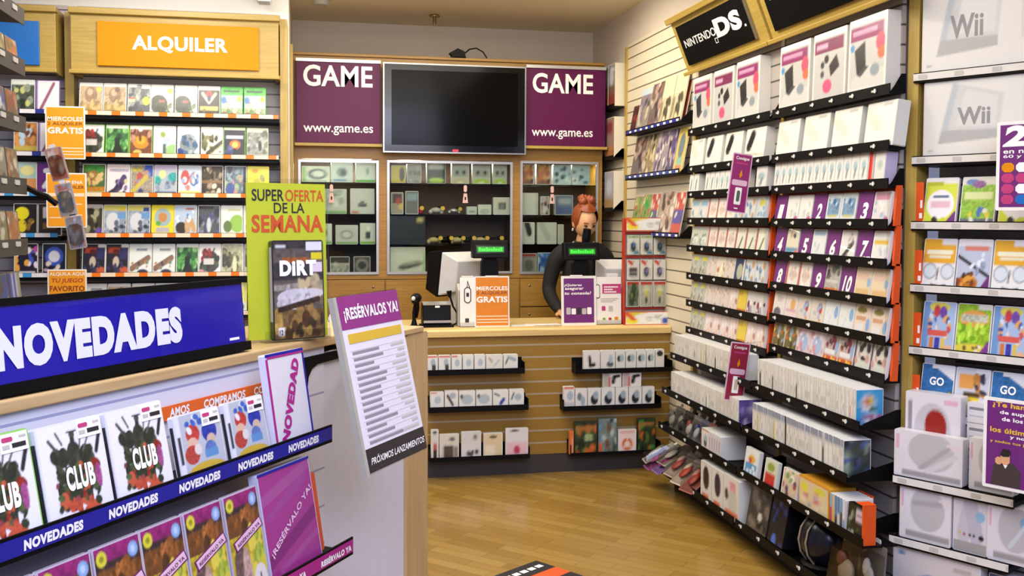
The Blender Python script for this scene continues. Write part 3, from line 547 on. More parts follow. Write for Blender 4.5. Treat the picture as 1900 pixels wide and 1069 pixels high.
fire = '#8c5a3c|b 51 18 .16 0 0 1 1 #d8a050 #5c3020 #c87040 #e0c890'
stock(B, -.06, 1.852, [('fiery carton', 1.575, 1.665, .15, fire), ('fiery carton', 1.685, 1.795, .155, fire), ('pale blue winter carton', 1.815, 1.955, .15, '#bcd8e0|b 53 12 .13 0 .1 1 .9 #5c8098 #e8f0f0 #3c5060'), ('pale blue winter carton', 1.96, 2.1, .15, '#bcd8e0|b 55 12 .13 0 .1 1 .9 #5c8098 #e8f0f0 #3c5060')], 'on the right cabinet top shelf', 'boxes in the right cabinet')
stock(B, -.06, 1.625, [('plain cream console carton', 1.572, 1.70, .165, '#d8d8cc|r .85 0 1 1 #c4c4b8'), ('figure pack in a clear tube', 1.72, 1.79, .14, '#b8b4ac|b 57 12 .2 0 0 1 1 #4c4458 #d8d0c8 #a86858'), ('dark blue carton with white photo', 1.83, 1.97, .15, '#6c7c9c|r .2 .55 .9 .85 #a8b0b8|r .1 .05 .9 .4 #54689c')], 'on the right cabinet second shelf', 'boxes in the right cabinet')
stock(B, -.06, 1.405, [('white carton with black wedge', 1.572, 1.675, .165, '#d9d8ce|l .4 .95 .6 .55 #2c2c2a .2'), ('white carton with folded grey shape', 1.695, 1.845, .165, '#d6d5cb|l .2 .9 .55 .3 #bdbcb2 .14', '#d0cfc4'), ('narrow plain carton', 1.855, 1.9, .15, '#c8c6ba')], 'on the right cabinet third shelf', 'boxes in the right cabinet')
stock(B, -.06, 1.186, [('grey carton with red top', 1.575, 1.69, .15, '#98968a|r 0 .85 1 1 #a03030|e .5 .4 .3 .3 #6c6a60'), ('blue carton with white streak', 1.70, 1.82, .155, '#3c60a8|b 59 8 .16 0 0 1 1 #6088c8 #2c4888 #a8c0e0')], 'on the right cabinet floor', 'boxes in the right cabinet')
MAR = mat('pale_red_tag', '#d8b0a8', .5)
for k, (s, z) in enumerate(((.17, 1.835), (1.135, 1.84), (1.79, 1.84))):
    q = empty('security_tag', f'pink hanging lock tag on the {("left", "middle", "right")[k]} cabinet glass', 'lock tag', B.m(s, .016, z-.13))
    obj('clip', MB().rbox(-.012, .012, 0, .004, .08, .13, MAR, .01), q); obj('tag', MB().prism([(-.02, 0), (.02, 0), (.012, .07), (-.012, .07)], 0, .003, MAR), q); obj('slot', MB().rbox(-.005, .005, -.001, 0, .02, .045, BLACK, .003), q)

# ================================================================== the counter
o = empty('sales_counter', 'long oak counter with slatted front facing the shop', 'counter', K.m(-.1, 0, 0)); cw = 2.38
obj('worktop', MB().prismx([(-.03, .87), (.62, .87), (.62, .917), (-.02, .917), (-.03, .907)], 0, cw, wood('maple_worktop', '#cfae6a', '#dcbf80')), o, bevel=.004)
obj('slatted_front', MB().box(.0, cw, 0, .02, .12, .87, SLATK), o); obj('plinth', MB().box(0, cw, .005, .05, 0, .118, mat('dark_plinth', '#3a3431', .5)), o)
obj('end_panel', MB().box(0, .02, .02, .6, 0, .87, OAK), o); obj('end_panel', MB().box(cw-.02, cw, .02, .6, 0, .87, OAK), o); obj('inner_shelf', MB().box(.02, cw-.02, .02, .6, .5, .52, OAK), o)
def ktray(label, s0, s1, z, lip=.035, d=.1):
    q = empty('shelf_tray', label, 'shelf', K.m(s0, d, z)); w_ = s1-s0
    obj('base', MB().box(0, w_, .003, d-.001, 0, .006, BLACK), q); obj('lip', MB().box(0, w_, 0, .003, 0, lip, BLACK), q)
    obj('back', MB().box(0, w_, d-.005, d-.001, .006, .09, BLACK), q); obj('end_bracket', MB().box(w_-.004, w_, .003, d-.005, .006, .07, BLACK), q); obj('end_bracket', MB().box(0, .004, .003, d-.005, .006, .07, BLACK), q)
ktray('black tray, upper left on the counter front', .692, 1.305, .648); ktray('black tray, middle left on the counter front', .715, 1.33, .422)
ktray('black tray, lower left on the counter front', .72, 1.34, .121, .028); ktray('black tray, upper right on the counter front', 1.628, 2.262, .635, .03)
ktray('black tray, middle right on the counter front', 1.552, 2.19, .405, .03); ktray('black tray, lower right on the counter front', 1.6, 2.19, .121, .02)
U = .00327
def krow(u0, x0, z, lst, place, grp, d=.085, t=.03):
    it = []
    for (desc, a, b_, h_, art, *bd) in lst: it.append((desc, x0+(a-u0)*U, x0+(b_-u0)*U-.002, h_, art, bd[0] if bd else '#e4e2da'))
    stock(K, d, z, it, place, grp, 'product_box', 'box', t, 0, (13, 15))
ob = '#e4e4de|e .62 .62 .2 .22 #a8b4bc|r .55 .2 .85 .5 #3c3c3a'; oc = '#e4e4de|e .55 .58 .26 .2 #b4bfc6'; orr = oc+'|r 0 0 1 .12 #c84040'
krow(788, .69, .654, [('white box with black adapter', 789, 813, .115, ob+'|r 0 .9 1 1 #d85840'), ('white box with black adapter', 814, 837, .115, ob+'|r 0 .9 1 1 #d85840'), ('white box with grey disc', 838, 858, .115, oc+'|r 0 .9 .6 1 #d85840'), ('white red based box with grey disc', 859, 880, .115, orr), ('white red based box with grey disc', 881, 902, .115, orr), ('white box with thin cable', 903, 935, .112, '#e2e0d6|l .2 .8 .35 .6 #a88c5c .05|l .5 .4 .8 .7 #b4bcc0 .05'), ('white box with curved cable', 936, 964, .112, '#e2e2d8|l .15 .5 .35 .85 #3c3c3a .05|l .35 .85 .8 .7 #9cacb4 .1')], 'on the upper left counter tray', 'boxes on the upper left tray')
krow(795, .717, .428, [('white box with pale ring', 797, 823, .12, oc+'|r 0 .92 .5 1 #d85840'), ('white box with black looped lead', 824, 850, .125, '#e4e2da|l .2 .75 .6 .3 #26262a .08|e .6 .75 .25 .15 #a8b4bc'), ('white box with grey bowl lead', 851, 882, .122, '#e4e4dc|e .5 .55 .38 .25 #b0bcc0|e .15 .7 .1 .12 #54605c'), ('white box with grey bowl lead', 883, 914, .122, '#e4e4dc|e .5 .55 .38 .25 #b0bcc0|e .15 .7 .1 .12 #54605c'), ('white box with blue plug', 915, 945, .122, '#e4e4dc|l .5 .3 .7 .5 #34489c .1|l .1 .8 .4 .7 #58605c .05'), ('white box with bent cable', 946, 975, .122, '#e4e4dc|l .15 .5 .3 .8 #3c3c38 .05|e .6 .6 .25 .18 #a8b8bc')], 'on the middle left counter tray', 'boxes on the middle left tray')
krow(796, .725, .128, [('hanging card with red black stick', 797, 812, .19, '#d9d6cc|r .3 .05 .8 .35 #2a2422|r .3 .35 .8 .55 #c06050|e .5 .9 .3 .05 #34302c'), ('hanging card with brown sleeve', 813, 850, .16, '#d9d4c4|r .2 0 .72 .55 #54443c|r .76 .1 .95 .5 #8c7c74|e .65 .8 .16 .08 #6c6c70'), ('hanging card with small black clips', 854, 892, .17, '#d4d2ca|r .05 .05 .95 .55 #dcd8d8|b 61 8 .1 .3 .1 .8 .35 #38342f #4c4844|e .7 .8 .1 .1 #807c78'), ('cream hanging card', 896, 933, .155, '#dcc8a0|r .1 .05 .6 .5 #e8dcc0|e .5 .85 .2 .06 #4c4438'), ('hanging card with pink case', 938, 982, .18, '#dedad4|r .05 .05 .95 .5 #e4bcc0|e .5 .25 .15 .14 #b83c54|e .4 .92 .2 .04 #4c4440')], 'in the lower left counter tray', 'cards in the lower left tray', t=.02)
krow(1085, 1.683, .641, [('wide white box with black hook', 1085, 1118, .135, '#e4e0d8|l .35 .7 .4 .3 #2a2624 .09|l .4 .3 .65 .35 #2a2624 .09|r .2 0 1 .12 #c83c44'), ('wide white box with grey bud', 1119, 1148, .135, '#e2dfd6|e .65 .35 .25 .14 #50585c|e .7 .6 .15 .2 #a8bcc8|r 0 0 1 .12 #c83c44')]+[('small white box with black plug', a, b_, .135, '#e0e0d8|e .35 .6 .25 .16 #3a3e3e|e .65 .62 .25 .18 #a0b4b8|r 0 0 1 .12 #c83c44') for a, b_ in ((1149, 1168), (1169, 1190), (1191, 1210), (1211, 1228))]+[('small white box with black round plug', 1229, 1247, .135, '#e0e0d8|e .5 .8 .4 .14 #26262a|r 0 0 1 .12 #c83c44')], 'on the upper right counter tray', 'boxes on the upper right tray')
sh = '#e4e2dc|e .5 .45 .3 .26 #232427|e .62 .65 .22 .2 #9cacb8|r 0 0 1 .1 #cc3c40'
krow(1045, 1.552, .411, [('taller white box with pale disc', 1046, 1068, .145, '#e2ded6|e .6 .6 .3 .2 #a8b8c4|r 0 .9 1 1 #d85038|r 0 .15 1 .3 #c4c4c4'), ('small white box with grey rings', 1069, 1093, .13, '#e4e2dc|e .35 .6 .2 .2 #707c80|e .65 .4 .2 .25 #a0b0b8|r 0 0 1 .1 #cc3c40')]+[('white box with black round headset', a, b_, .13, sh) for a, b_ in ((1094, 1120), (1121, 1148), (1149, 1175), (1176, 1202), (1203, 1228))], 'on the middle right counter tray', 'boxes on the middle right tray')
krow(1121, 1.812, .542, [('white red edged box with black horn', 1121, 1158, .095, '#e8e6e0|r 0 0 .35 1 #b8b0ac|r .3 0 .42 .7 #cc4440|l .55 .3 .6 .7 #222 .1|l .6 .7 .85 .75 #222 .1'), ('white red edged box with black horn', 1160, 1198, .095, '#e8e6e0|r 0 0 .35 1 #c8b0ac|r .3 0 .42 .7 #cc4440|l .55 .3 .6 .7 #222 .1|l .6 .7 .85 .75 #222 .1')], 'stacked on the middle right tray', 'stacked boxes on the counter front', d=.08)
krow(1055, 1.595, .128, [('narrow orange carton', 1055, 1064, .15, '#d8743c|r .5 0 1 .7 #e0a080', '#e07038'), ('dark green camouflage bag', 1065, 1110, .205, '#2c4028|b 63 22 .13 0 0 1 .85 #1c2a1a #4c9038 #6c7c38 #c8622c|r .05 .72 .95 .85 #a87038|r .45 .4 .8 .6 #9cac78|b 65 5 .08 0 .9 1 1 #201c18', '#2c3424'), ('grey green jungle bag', 1112, 1150, .22, '#74847c|b 67 20 .13 0 0 1 1 #3c4a44 #b4c4bc #705038 #5c8ca8|r 0 0 .2 .3 #d85828', '#5c6c64'), ('white card with orange recycling arrows', 1152, 1189, .145, '#ecd8cc|e .5 .35 .3 .28 #d86a28|e .5 .35 .16 .14 #ecd8cc|l .3 .2 .4 .3 #ecd8cc .03|l .7 .2 .6 .3 #ecd8cc .03|l .5 .7 .5 .55 #ecd8cc .03|r .1 .85 .9 .92 #d89080'), ('dark green camouflage bag', 1191, 1228, .21, '#2a3c24|b 69 22 .13 0 0 1 .9 #18241a #44883a #586c30 #c05a2c|r .05 .78 .9 .88 #a06c34', '#2a3020')], 'in the lower right counter tray', 'packs in the lower right tray', t=.025)
# ================================================================== things on the counter
CZ = .9172
def holder(label, s, d, w_, h_, faces, yaw=0., name='leaflet_stand', base=.07):
    """clear upright card holder; faces: list of (x0,x1,z0,z1,material), then a draw function"""
    q = empty(name, label, 'card stand', K.m(s, d, CZ, 4, yaw))
    obj('holder', MB().rbox(0, w_, .004, .008, 0, h_, ACRYL, .003).box(0, w_, 0, base, 0, .003, ACRYL).box(0, w_, 0, .002, 0, .03, ACRYL), q)
    return q
q = holder('narrow white leaflet stand left of the orange counter poster', .93, -.10, .095, .315, None)
mb = MB().box(.004, .118, .002, .004, .004, .312, CARD); obj('card', mb, q)
mb = MB(); BLK = mat('black_ink', '#262326', .5)
mb.rbox(.03, .075, -.0005, .0015, .15, .25, BLK, .015).rbox(.036, .069, -.001, .001, .156, .244, CARD, .012).box(.044, .061, -.0015, 0, .19, .215, BLK).tube([(.05, .0, .25), (.052, .0, .29), (.066, .0, .245)], .003, BLK, 6).box(.036, .06, -.0005, .0015, .03, .055, BLK)
obj('lettering', mb, q)
q = poster('orange counter poster reading MIERCOLES 2 ALQUILER GRATIS between the screens', K.m(1.027, -.10, CZ, 4), .222, .318, d1, mat('deep_orange_board', '#d47c06', .55), name='poster_stand', cat='poster')
obj('foot', MB().box(.02, .2, .004, .07, 0, .004, ACRYL), q); obj('clip', MB().box(.07, .15, -.001, .006, .312, .322, CARD), q)
PPL = mat('violet_board', '#6a2470', .4); PKB = mat('pink_band', '#b83a72', .4)
def d4(mb, w, h):
    for t, a, b_, z in (('¿Quieres', .0, .60, .78), ('asegurar', .02, .66, .70), ('tu consola?', .0, .92, .62)): text(mb, t, .02+a*(w-.04), .02+b_*(w-.04), z*h, (z+.06)*h, LETW, shear=.15, bold=.03)
    for k, (x, c) in enumerate(((.06, GREY), (.24, LETW), (.42, BLK), (.60, GREY), (.78, LETW))): mb.rbox(.02+x*(w-.04), .02+(x+.15)*(w-.04), -.0012, -.0004, .22*h, (.36-.02*(k % 2))*h, c, .004)
q = poster('violet counter poster asking ¿Quieres asegurar tu consola?', K.m(1.588, -.10, CZ, 4), .232, .316, d4, PPL, name='poster_stand', border=.016)
obj('foot', MB().box(.02, .2, .004, .07, 0, .004, ACRYL), q); obj('clip', MB().box(.06, .14, -.001, .006, .312, .322, CARD), q)
q = holder('white leaflet stand with pink band, right of the violet poster', 1.822, -.105, .168, .31, None)
obj('card', MB().box(.002, .166, .002, .004, .004, .308, CARD), q)
mb = MB().box(.04, .166, 0, .0018, .20, .262, PKB); [mb.box(.052+.012*k, .061+.012*k, -.0012, -.0002, z, z+.009, LETW) for z, n_ in ((.238, 8), (.222, 5), (.206, 7)) for k in range(n_)]
mb.rbox(-.006, .024, -.001, .0015, .17, .26, BLK, .012).rbox(-.003, .020, -.002, .001, .175, .255, CARD, .01)
for k, z in enumerate((.165, .155, .145)): mb.box(.03, .15-.02*k, .0005, .0018, z, z+.005, GREY)
mb.rbox(.035, .06, .0, .0018, .09, .12, PKB, .004).rbox(.08, .11, .0, .0018, .085, .12, GREY, .004).rbox(.12, .145, 0, .0018, .03, .05, ORANGE, .008).rbox(.04, .06, 0, .0018, .03, .045, mat('leaf_green', '#7aa83c', .5), .006).rbox(.08, .1, 0, .0018, .03, .045, MAROON, .006); obj('lettering', mb, q)
for k, (s, y, r) in enumerate(((1.27, -.09, 3), (1.36, -.12, -6), (1.46, -.08, 10))):
    q = empty('paper_sheet', f'loose white paper on the counter, {ORD[k]} from left', 'paper', K.m(s, y, CZ+.0004+.0012*k, 0, r))
    obj('sheet', MB().box(0, .14, 0, .10, 0, .001, CARD), q); mb = MB()
    for j in range(4): mb.box(.015, .12, .02+.018*j, .024+.018*j, .001, .0013, GREY)
    obj('print', mb, q)
# barcode reader on its gooseneck
q = empty('barcode_scanner', 'black barcode reader upright in its stand on the counter', 'scanner', K.m(.65, -.14, CZ))
obj('stand_base', MB().lathe([(.045, 0), (.045, .008), (.02, .016), (.012, .05)], BLACK), q, smooth=False)
obj('neck', MB().tube([(0, 0, .03), (.0, .01, .09), (.01, .01, .15)], .011, BLACK), q); obj('head', MB().ball((.012, -.01, .185), .035, .05, .03, BLACK).ball((.0, -.03, .165), .02, .03, .02, BLACK), q, smooth=True)
obj('lens', MB().ball((-.01, -.052, .185), .014, .008, .014, mat('pale_lens', '#d8d4c8', .2), 10, 6), q)
obj('handle', MB().tube([(.012, .0, .18), (.02, .02, .12), (.012, .03, .06)], [.018, .016, .014], BLACK), q)
q = empty('card_terminal', 'black and silver card terminal box beside the barcode reader', 'terminal', K.m(.705, -.13, CZ))
obj('body', MB().prismx([(0, 0), (.12, 0), (.12, .14), (.05, .15), (.01, .135), (-.005, .045)], 0, .175, BLACK), q, bevel=.005); obj('silver_lid', MB().prismx([(.004, .137), (.05, .152), (.118, .142), (.118, .147), (.05, .158), (.0, .142)], .0, .175, ALU), q)
obj('silver_trim', MB().box(.003, .172, -.012, .0, .028, .043, ALU), q); obj('badge', MB().rbox(.075, .105, .001, .006, .122, .134, LETW, .003), q); obj('base', MB().box(-.015, .19, -.02, .10, 0, .014, BLACK), q)
q = empty('cable_bundle', 'black cable hanging from the left till screen', 'cable', K.m(.885, -.22, CZ)); obj('lead', MB().tube([(-.0, 0, .19), (.02, -.01, .12), (.05, -.02, .07), (.04, -.02, .015), (.02, -.03, .006)], .006, BLACK), q); obj('plug', MB().tube([(-.005, 0, .22), (0, 0, .18)], [.018, .010], BLACK), q)
q = empty('tape_dispenser', 'blue tape dispenser with white roll at the counter left end', 'dispenser', K.m(.14, -.08, CZ))
obj('body', MB().prism([(0, 0), (.07, 0), (.065, .03), (.02, .06), (.0, .09), (-.02, .085), (-.015, .04)], 0, .04, mat('dispenser_blue', '#2a2f86', .4)), q, bevel=.004); obj('roll', MB().tube([(.005, -.004, .07), (.005, .044, .07)], .024, CARD, 14), q)
q = empty('card_box', 'small white box on the counter behind the yellow offer sign', 'box', K.m(.04, -.09, CZ)); obj('base', MB().rbox(0, .09, 0, .06, 0, .04, CARD), q); obj('lid', MB().rbox(-.002, .092, -.002, .062, .04, .052, CARD), q)
# tills
LIT = mat('green_digits', '#2fd02c', .4, emit=1.6); DISP = mat('display_window', '#0c1208', .2)
PLST = mat('silver_screen_back', '#c9c6c2', .4)
def monitor(label, s, d, z, yaw, sc=1.):
    q = empty('till_screen', label, 'monitor', K.m(s, d, CZ, 0, yaw)); w_, h_ = .36*sc, .30*sc; zb = z-CZ
    obj('screen', MB().prismx([(.035, 0), (.15, .03), (.15, h_-.03), (.035, h_)], -w_/2, w_/2, BLACK), q, M=Matrix.Translation((0, 0, zb)) @ Matrix.Rotation(math.radians(8), 4, 'X'), bevel=.004)
    obj('back_shell', MB().add([(-w_*.48, .034, .01), (w_*.48, .034, .01), (w_*.48, .034, h_-.01), (-w_*.48, .034, h_-.01), (-w_*.28, -.05, .05), (w_*.28, -.05, .05), (w_*.28, -.05, h_-.06), (-w_*.28, -.05, h_-.06)],
        [(4, 5, 6, 7), (0, 1, 5, 4), (1, 2, 6, 5), (2, 3, 7, 6), (3, 0, 4, 7), (3, 2, 1, 0)], PLST), q, M=Matrix.Translation((0, 0, zb)) @ Matrix.Rotation(math.radians(8), 4, 'X'), bevel=.006)
    obj('stem', MB().prismx([(-.03, .0), (.04, .0), (.045, zb+.1), (-.03, zb+.12)], -.075, .075, PLST), q, bevel=.006); obj('foot', MB().rbox(-.11, .11, -.10, .10, 0, .014, PLST), q)
    return q
monitor('silver backed till screen turned away on the counter, left', .985, -.40, 1.085, 34, 1.02); monitor('silver backed till screen in front of the assistant, right', 2.055, -.35, 1.045, -12, .98)
def pole(label, s, d, z, w_):
    q = empty('customer_display', label, 'display', K.m(s, d, CZ)); zb = z-CZ
    obj('stem', MB().rbox(-.055, .055, -.02, .03, 0, zb, BLACK, .02), q); obj('base', MB().rbox(-.1, .1, -.07, .08, 0, .012, BLACK), q)
    h_ = obj('head', MB().prismx([(-.05, 0), (.03, 0), (.03, .115), (-.025, .115)], -w_/2, w_/2, BLACK), q, M=Matrix.Translation((0, 0, zb)), bevel=.008)
    WM = Matrix.Translation((0, -.0525, 0)) @ Matrix.Rotation(math.radians(-12), 4, 'X')
    wd = obj('window', MB().box(-w_*.40, w_*.40, -.003, .0, .03, .085, DISP), h_, M=WM)
    mb = MB(); [mb.box(-w_*.32+w_*.065*k, -w_*.32+w_*.065*k+w_*.045, -.0045, -.0036, .046, .062+.006*(k % 3 == 0), LIT) for k in range(10)]; mb.box(-w_*.36, w_*.36, -.0035, -.003, .04, .075, mat('display_glow', '#1c7a1a', .4, emit=.7)); obj('digits', mb, h_, M=WM.copy())
    return q
pole('black customer display with green digits beside the orange poster', 1.14, -.22, 1.345, .235); pole('black customer display with green digits in front of the assistant', 1.742, -.22, 1.33, .24)
def printer(label, s, z):
    q = empty('receipt_printer', label, 'printer', K.m(s, -.135, CZ)); obj('body', MB().prismx([(0, 0), (.10, 0), (.10, z*.8), (.06, z), (0, z*.85)], 0, .14, GREY), q, bevel=.006); obj('paper_roll', MB().box(.03, .105, .03, .07, z*.85, z+.045, CARD), q); obj('slot', MB().box(.02, .115, .02, .03, z*.9, z*.93, BLACK), q)
printer('grey receipt printer with paper out, behind the white leaflet stand', .925, .27); printer('grey receipt printer with paper out, beside the right till screen', 1.875, .28)
q = empty('computer_mouse', 'dark computer mouse by the assistants hand on the counter', 'mouse', K.m(1.665, -.20, CZ)); obj('shell', MB().ball((0, 0, .0), .035, .055, .034, BLACK, 14, 8, lambda p: 1 if p.z > 0 else .98), q, M=Matrix.Translation((0, 0, .034)), smooth=True); obj('wheel', MB().tube([(-.005, -.03, .066), (.005, -.03, .066)], .006, GREY), q)
q = empty('handheld_scanner', 'black hand scanner standing up in front of the assistants face', 'scanner', K.m(1.80, -.34, CZ)); obj('stem', MB().tube([(0, 0, 0), (0, .0, .3), (.01, 0, .50)], .012, BLACK), q); obj('head', MB().tube([(.01, -.0, .47), (.012, -.01, .55), (.016, -.02, .615)], [.022, .03, .026], BLACK, 10), q); obj('base', MB().lathe([(.06, 0), (.06, .01), (.014, .02)], BLACK), q)
# red wire rack with blister packs
RED = mat('red_rack', '#b8321e', .4); rw, rh = .30, .685
q = empty('display_rack', 'red counter rack of hanging blister packs beside the right wall', 'display rack', K.m(1.996, -.06, CZ))
obj('back_panel', MB().box(0, rw, .07, .075, 0, rh, mat('rack_backing', '#cfc8b4', .5)), q); obj('side_panel', MB().box(0, .010, .03, .075, 0, rh, RED), q); obj('side_panel', MB().box(rw-.010, rw, .03, .075, 0, rh, RED), q)
for z in (.095, .43, .585): obj('rail', MB().box(.012, rw-.012, .05, .07, z, z+.014, RED), q)
ban = '#e8e8dc|r 0 .55 .5 1 #d8c83c|e .62 .5 .45 .42 #eef0ea|e .15 .3 .14 .25 #e8dc30|e .9 .3 .08 .25 #3c58b0|l 0 1 .2 .4 #d8452c .06|b 71 8 .08 .4 .3 .8 .7 #b8c0b8'
for nm, z0 in (('bottom_card', .0), ('top_card', .605)): obj(nm, packmesh(nm, ban, rw, .085, .004, '#d8482c', (26, 8), m=PAPER), q, M=Matrix.Translation((0, -.006, z0)))
obj('base', MB().box(0, rw, 0, .14, -.0002, .006, RED), q)
def blister(label, x, z, w_, h_, art, grp):
    me = packmesh('blister_card', art, w_, h_, .003, '#d8d8cc', (10, 13))
    p = empty('blister_pack', label, 'blister pack', K.m(1.996, -.06, CZ) @ Matrix.Translation((x, .02, z)), grp); obj('card', me, p)
    obj('bubble', MB().rbox(w_*.2, w_*.8, -.012, 0, h_*.12, h_*.6, ACRYL, .008), p); obj('hook', MB().tube([(w_/2, .047, h_*.92), (w_/2, -.008, h_*.92), (w_/2, -.014, h_*.95)], .002, STEEL, 6), p)
b1 = '#d4d6c8|r 0 .85 1 1 #9ab474|e .5 .4 .22 .26 #3a4046|e .55 .5 .12 .12 #5c88b8|r .55 0 1 .2 #5c8ca8'; b2 = '#dcd8d0|l 0 1 .4 .8 #c84028 .1|e .5 .4 .22 .25 #3c4858|e .55 .45 .12 .12 #9088b8'; b3 = '#a4a48c|r 0 .85 1 1 #b03020|e .5 .45 .35 .4 #c0c0b0|e .5 .55 .15 .15 #d4d85c|e .5 .25 .1 .15 #4c4c44'
for k in range(3):
    blister(f'pale blister pack with round gadget, {ORD[k]} from left on the rack top row', .018+.09*k, .452, .082, .125, b1, 'packs on the rack top row')
    blister(f'white blister pack with red corner, {ORD[k]} from left on the rack middle row', .018+.09*k, .29, .082, .13, b2 if k else '#d8d4c8|l 0 1 .4 .8 #c84028 .1|r .15 .2 .85 .6 #504c48|r .15 .34 .85 .4 #a0a098', 'packs on the rack middle row')
    blister(f'{"dark green" if not k else "clear yellow"} blister pack, {ORD[k]} from left on the rack bottom row', .016+.091*k, .115, .086, .165, b3 if k else '#74806c|r 0 .85 1 1 #b03020|l .4 .2 .6 .75 #2c4a24 .2|b 73 8 .1 0 0 1 .8 #8ca060 #3c4030', 'packs on the rack bottom row')

# ================================================================== the assistant behind the counter
SKIN = mat('skin_tone', '#d6a074', .5, noise=.05, scale=60); HAIR = mat('auburn_hair', '#8a3f14', .5, noise=.35, scale=90); KNIT = mat('black_jersey', '#0e0d0d', .8)
def skin_mesh(name, pts, edges, radii, sub=2):
    me = bpy.data.meshes.new('tmp'); me.from_pydata(pts, edges, []); o = bpy.data.objects.new('tmp', me); COL.objects.link(o)
    s = o.modifiers.new('s', 'SKIN'); o.modifiers.new('u', 'SUBSURF').levels = sub
    for i, r in enumerate(radii): me.skin_vertices[0].data[i].radius = (r if isinstance(r, tuple) else (r, r)); me.skin_vertices[0].data[i].use_root = (i == 0)
    bpy.context.view_layer.update(); dg = bpy.context.evaluated_depsgraph_get(); e = o.evaluated_get(dg).to_mesh()
    v = [x.co.copy() for x in e.vertices]; f = [tuple(p.vertices) for p in e.polygons]; o.evaluated_get(dg).to_mesh_clear(); bpy.data.objects.remove(o); bpy.data.meshes.remove(me)
    return v, f
# body frame: x to the picture right, y away from the shop, z up; origin on the floor
PX, PY = 1.915, 6.86
pr = empty('person', 'red haired shop assistant in black top looking down behind the counter', 'person', Matrix.Translation((PX, PY, 0)))
chains = [
 ([(0, .02, .80), (0, .02, .92), (0, .01, 1.08), (0, .0, 1.24), (.0, -.005, 1.35), (-.0, -.02, 1.415)], [(.14, .10), (.165, .115), (.135, .10), (.150, .105), (.125, .085), (.055, .055)]),
 ([(0, -.005, 1.36), (0, -.03, 1.43), (0, -.062, 1.52)], [.062, .052, .052]),
 ([(-.03, 0, 1.375), (-.12, 0, 1.37), (-.178, 0, 1.33), (-.215, .01, 1.22), (-.238, .015, 1.10), (-.234, -.03, 1.05), (-.222, -.13, .995), (-.212, -.225, .957)], [.06, .066, .060, .051, .045, .043, .036, .024]),
 ([(.03, 0, 1.375), (.12, 0, 1.37), (.178, 0, 1.33), (.212, .01, 1.22), (.232, .01, 1.11), (.222, -.035, 1.06), (.165, -.135, 1.0), (.10, -.205, .967)], [.06, .066, .060, .051, .045, .043, .036, .024]),
 ([(-.075, .02, .92), (-.09, .03, .82), (-.10, .02, .48), (-.10, .03, .10), (-.10, .03, .05)], [.085, .088, .06, .042, .04]), ([(-.10, .05, .045), (-.105, -.03, .04), (-.11, -.14, .032)], [.038, .04, .03]),
 ([(.075, .02, .92), (.09, .03, .82), (.10, .02, .48), (.10, .03, .10), (.10, .03, .05)], [.085, .088, .06, .042, .04]), ([(.10, .05, .045), (.105, -.03, .04), (.11, -.14, .032)], [.038, .04, .03])]
bparts = [skin_mesh('person', p_, [(i, i+1) for i in range(len(p_)-1)], r_) for p_, r_ in chains]
# head: an egg with brow, nose, cheeks and chin, tipped forward
HC = Vector((.0, -.085, 1.57))
def head_fn(q):
    k = 1.
    if q.z < 0: k -= .16*q.z*q.z*(1 if abs(q.x) > .2 else .5)
    if q.y < -.6:
        k += .16*math.exp(-((q.x/.13)**2+((q.z+.18)/.2)**2))          # nose
        k -= .07*(math.exp(-(((abs(q.x)-.36)/.15)**2+((q.z-.06)/.12)**2)))  # eye hollows
        k += .035*math.exp(-((q.x/.25)**2+((q.z+.55)/.10)**2))        # lips
        k += .10*math.exp(-((q.x/.3)**2+((q.z+.85)/.22)**2))           # chin
    return k
hm = MB().ball((0, 0, 0), .076, .095, .118, SKIN, 36, 26, head_fn)
for sx in (-1, 1): hm.ball((sx*.078, .012, -.01), .012, .022, .032, SKIN, 10, 8)
HR = Matrix.Translation(HC) @ Matrix.Rotation(math.radians(8), 4, 'Z') @ Matrix.Rotation(math.radians(20), 4, 'X')
hv = [HR @ Vector(v) for v in hm.v]
def hand(base, dirv, side):
    """palm with four bent fingers of unequal length and a thumb from its side"""
    d = Vector(dirv).normalized(); lat = Vector((side, 0, 0)); o_ = Vector(base); out = []
    def ch(pts, rad): out.append(skin_mesh('hand', [tuple(p) for p in pts], [(i, i+1) for i in range(len(pts)-1)], rad, 1))
    ch([o_-d*.02, o_+d*.02, o_+d*.06, o_+d*.075], [(.022, .018), (.030, .016), (.036, .014), (.030, .012)])
    for k, ln in enumerate((.062, .074, .07, .052)):
        a = o_+d*.06+lat*(-.027+.018*k); b_ = a+d*ln*.55+Vector((0, 0, -.004)); c = b_+d*ln*.45+Vector((0, 0, -.020)); ch([a, b_, c], [.0095, .0088, .0075])
    a = o_+d*.015-lat*.02; b_ = a-lat*.026+d*.028+Vector((0, 0, -.006)); c = b_+d*.028-lat*.002; ch([a, b_, c], [.014, .011, .009])
    return out
h1 = hand((-.212, -.232, .956), (.15, -1, -.14), 1); h2 = hand((.095, -.212, .966), (-.3, -1, -.18), -1)
raw = MB()
for bv, bf in bparts: raw.add(bv, bf, SKIN)
raw.add(hv, hm.f, SKIN); 
for q_ in h1+h2: raw.add(*q_, SKIN)
tmp = obj('tmp', raw); rm = tmp.modifiers.new('r', 'REMESH'); rm.mode = 'VOXEL'; rm.voxel_size = .0055; sm = tmp.modifiers.new('s', 'SMOOTH'); sm.iterations = 2; sm.factor = .4
bpy.context.view_layer.update(); dg = bpy.context.evaluated_depsgraph_get(); bme = bpy.data.meshes.new_from_object(tmp.evaluated_get(dg), depsgraph=dg); bpy.data.objects.remove(tmp)
bme.name = 'body'; bme.materials.clear(); bme.materials.append(SKIN); bme.polygons.foreach_set('use_smooth', [True]*len(bme.polygons))
body = obj('body', bme, pr)
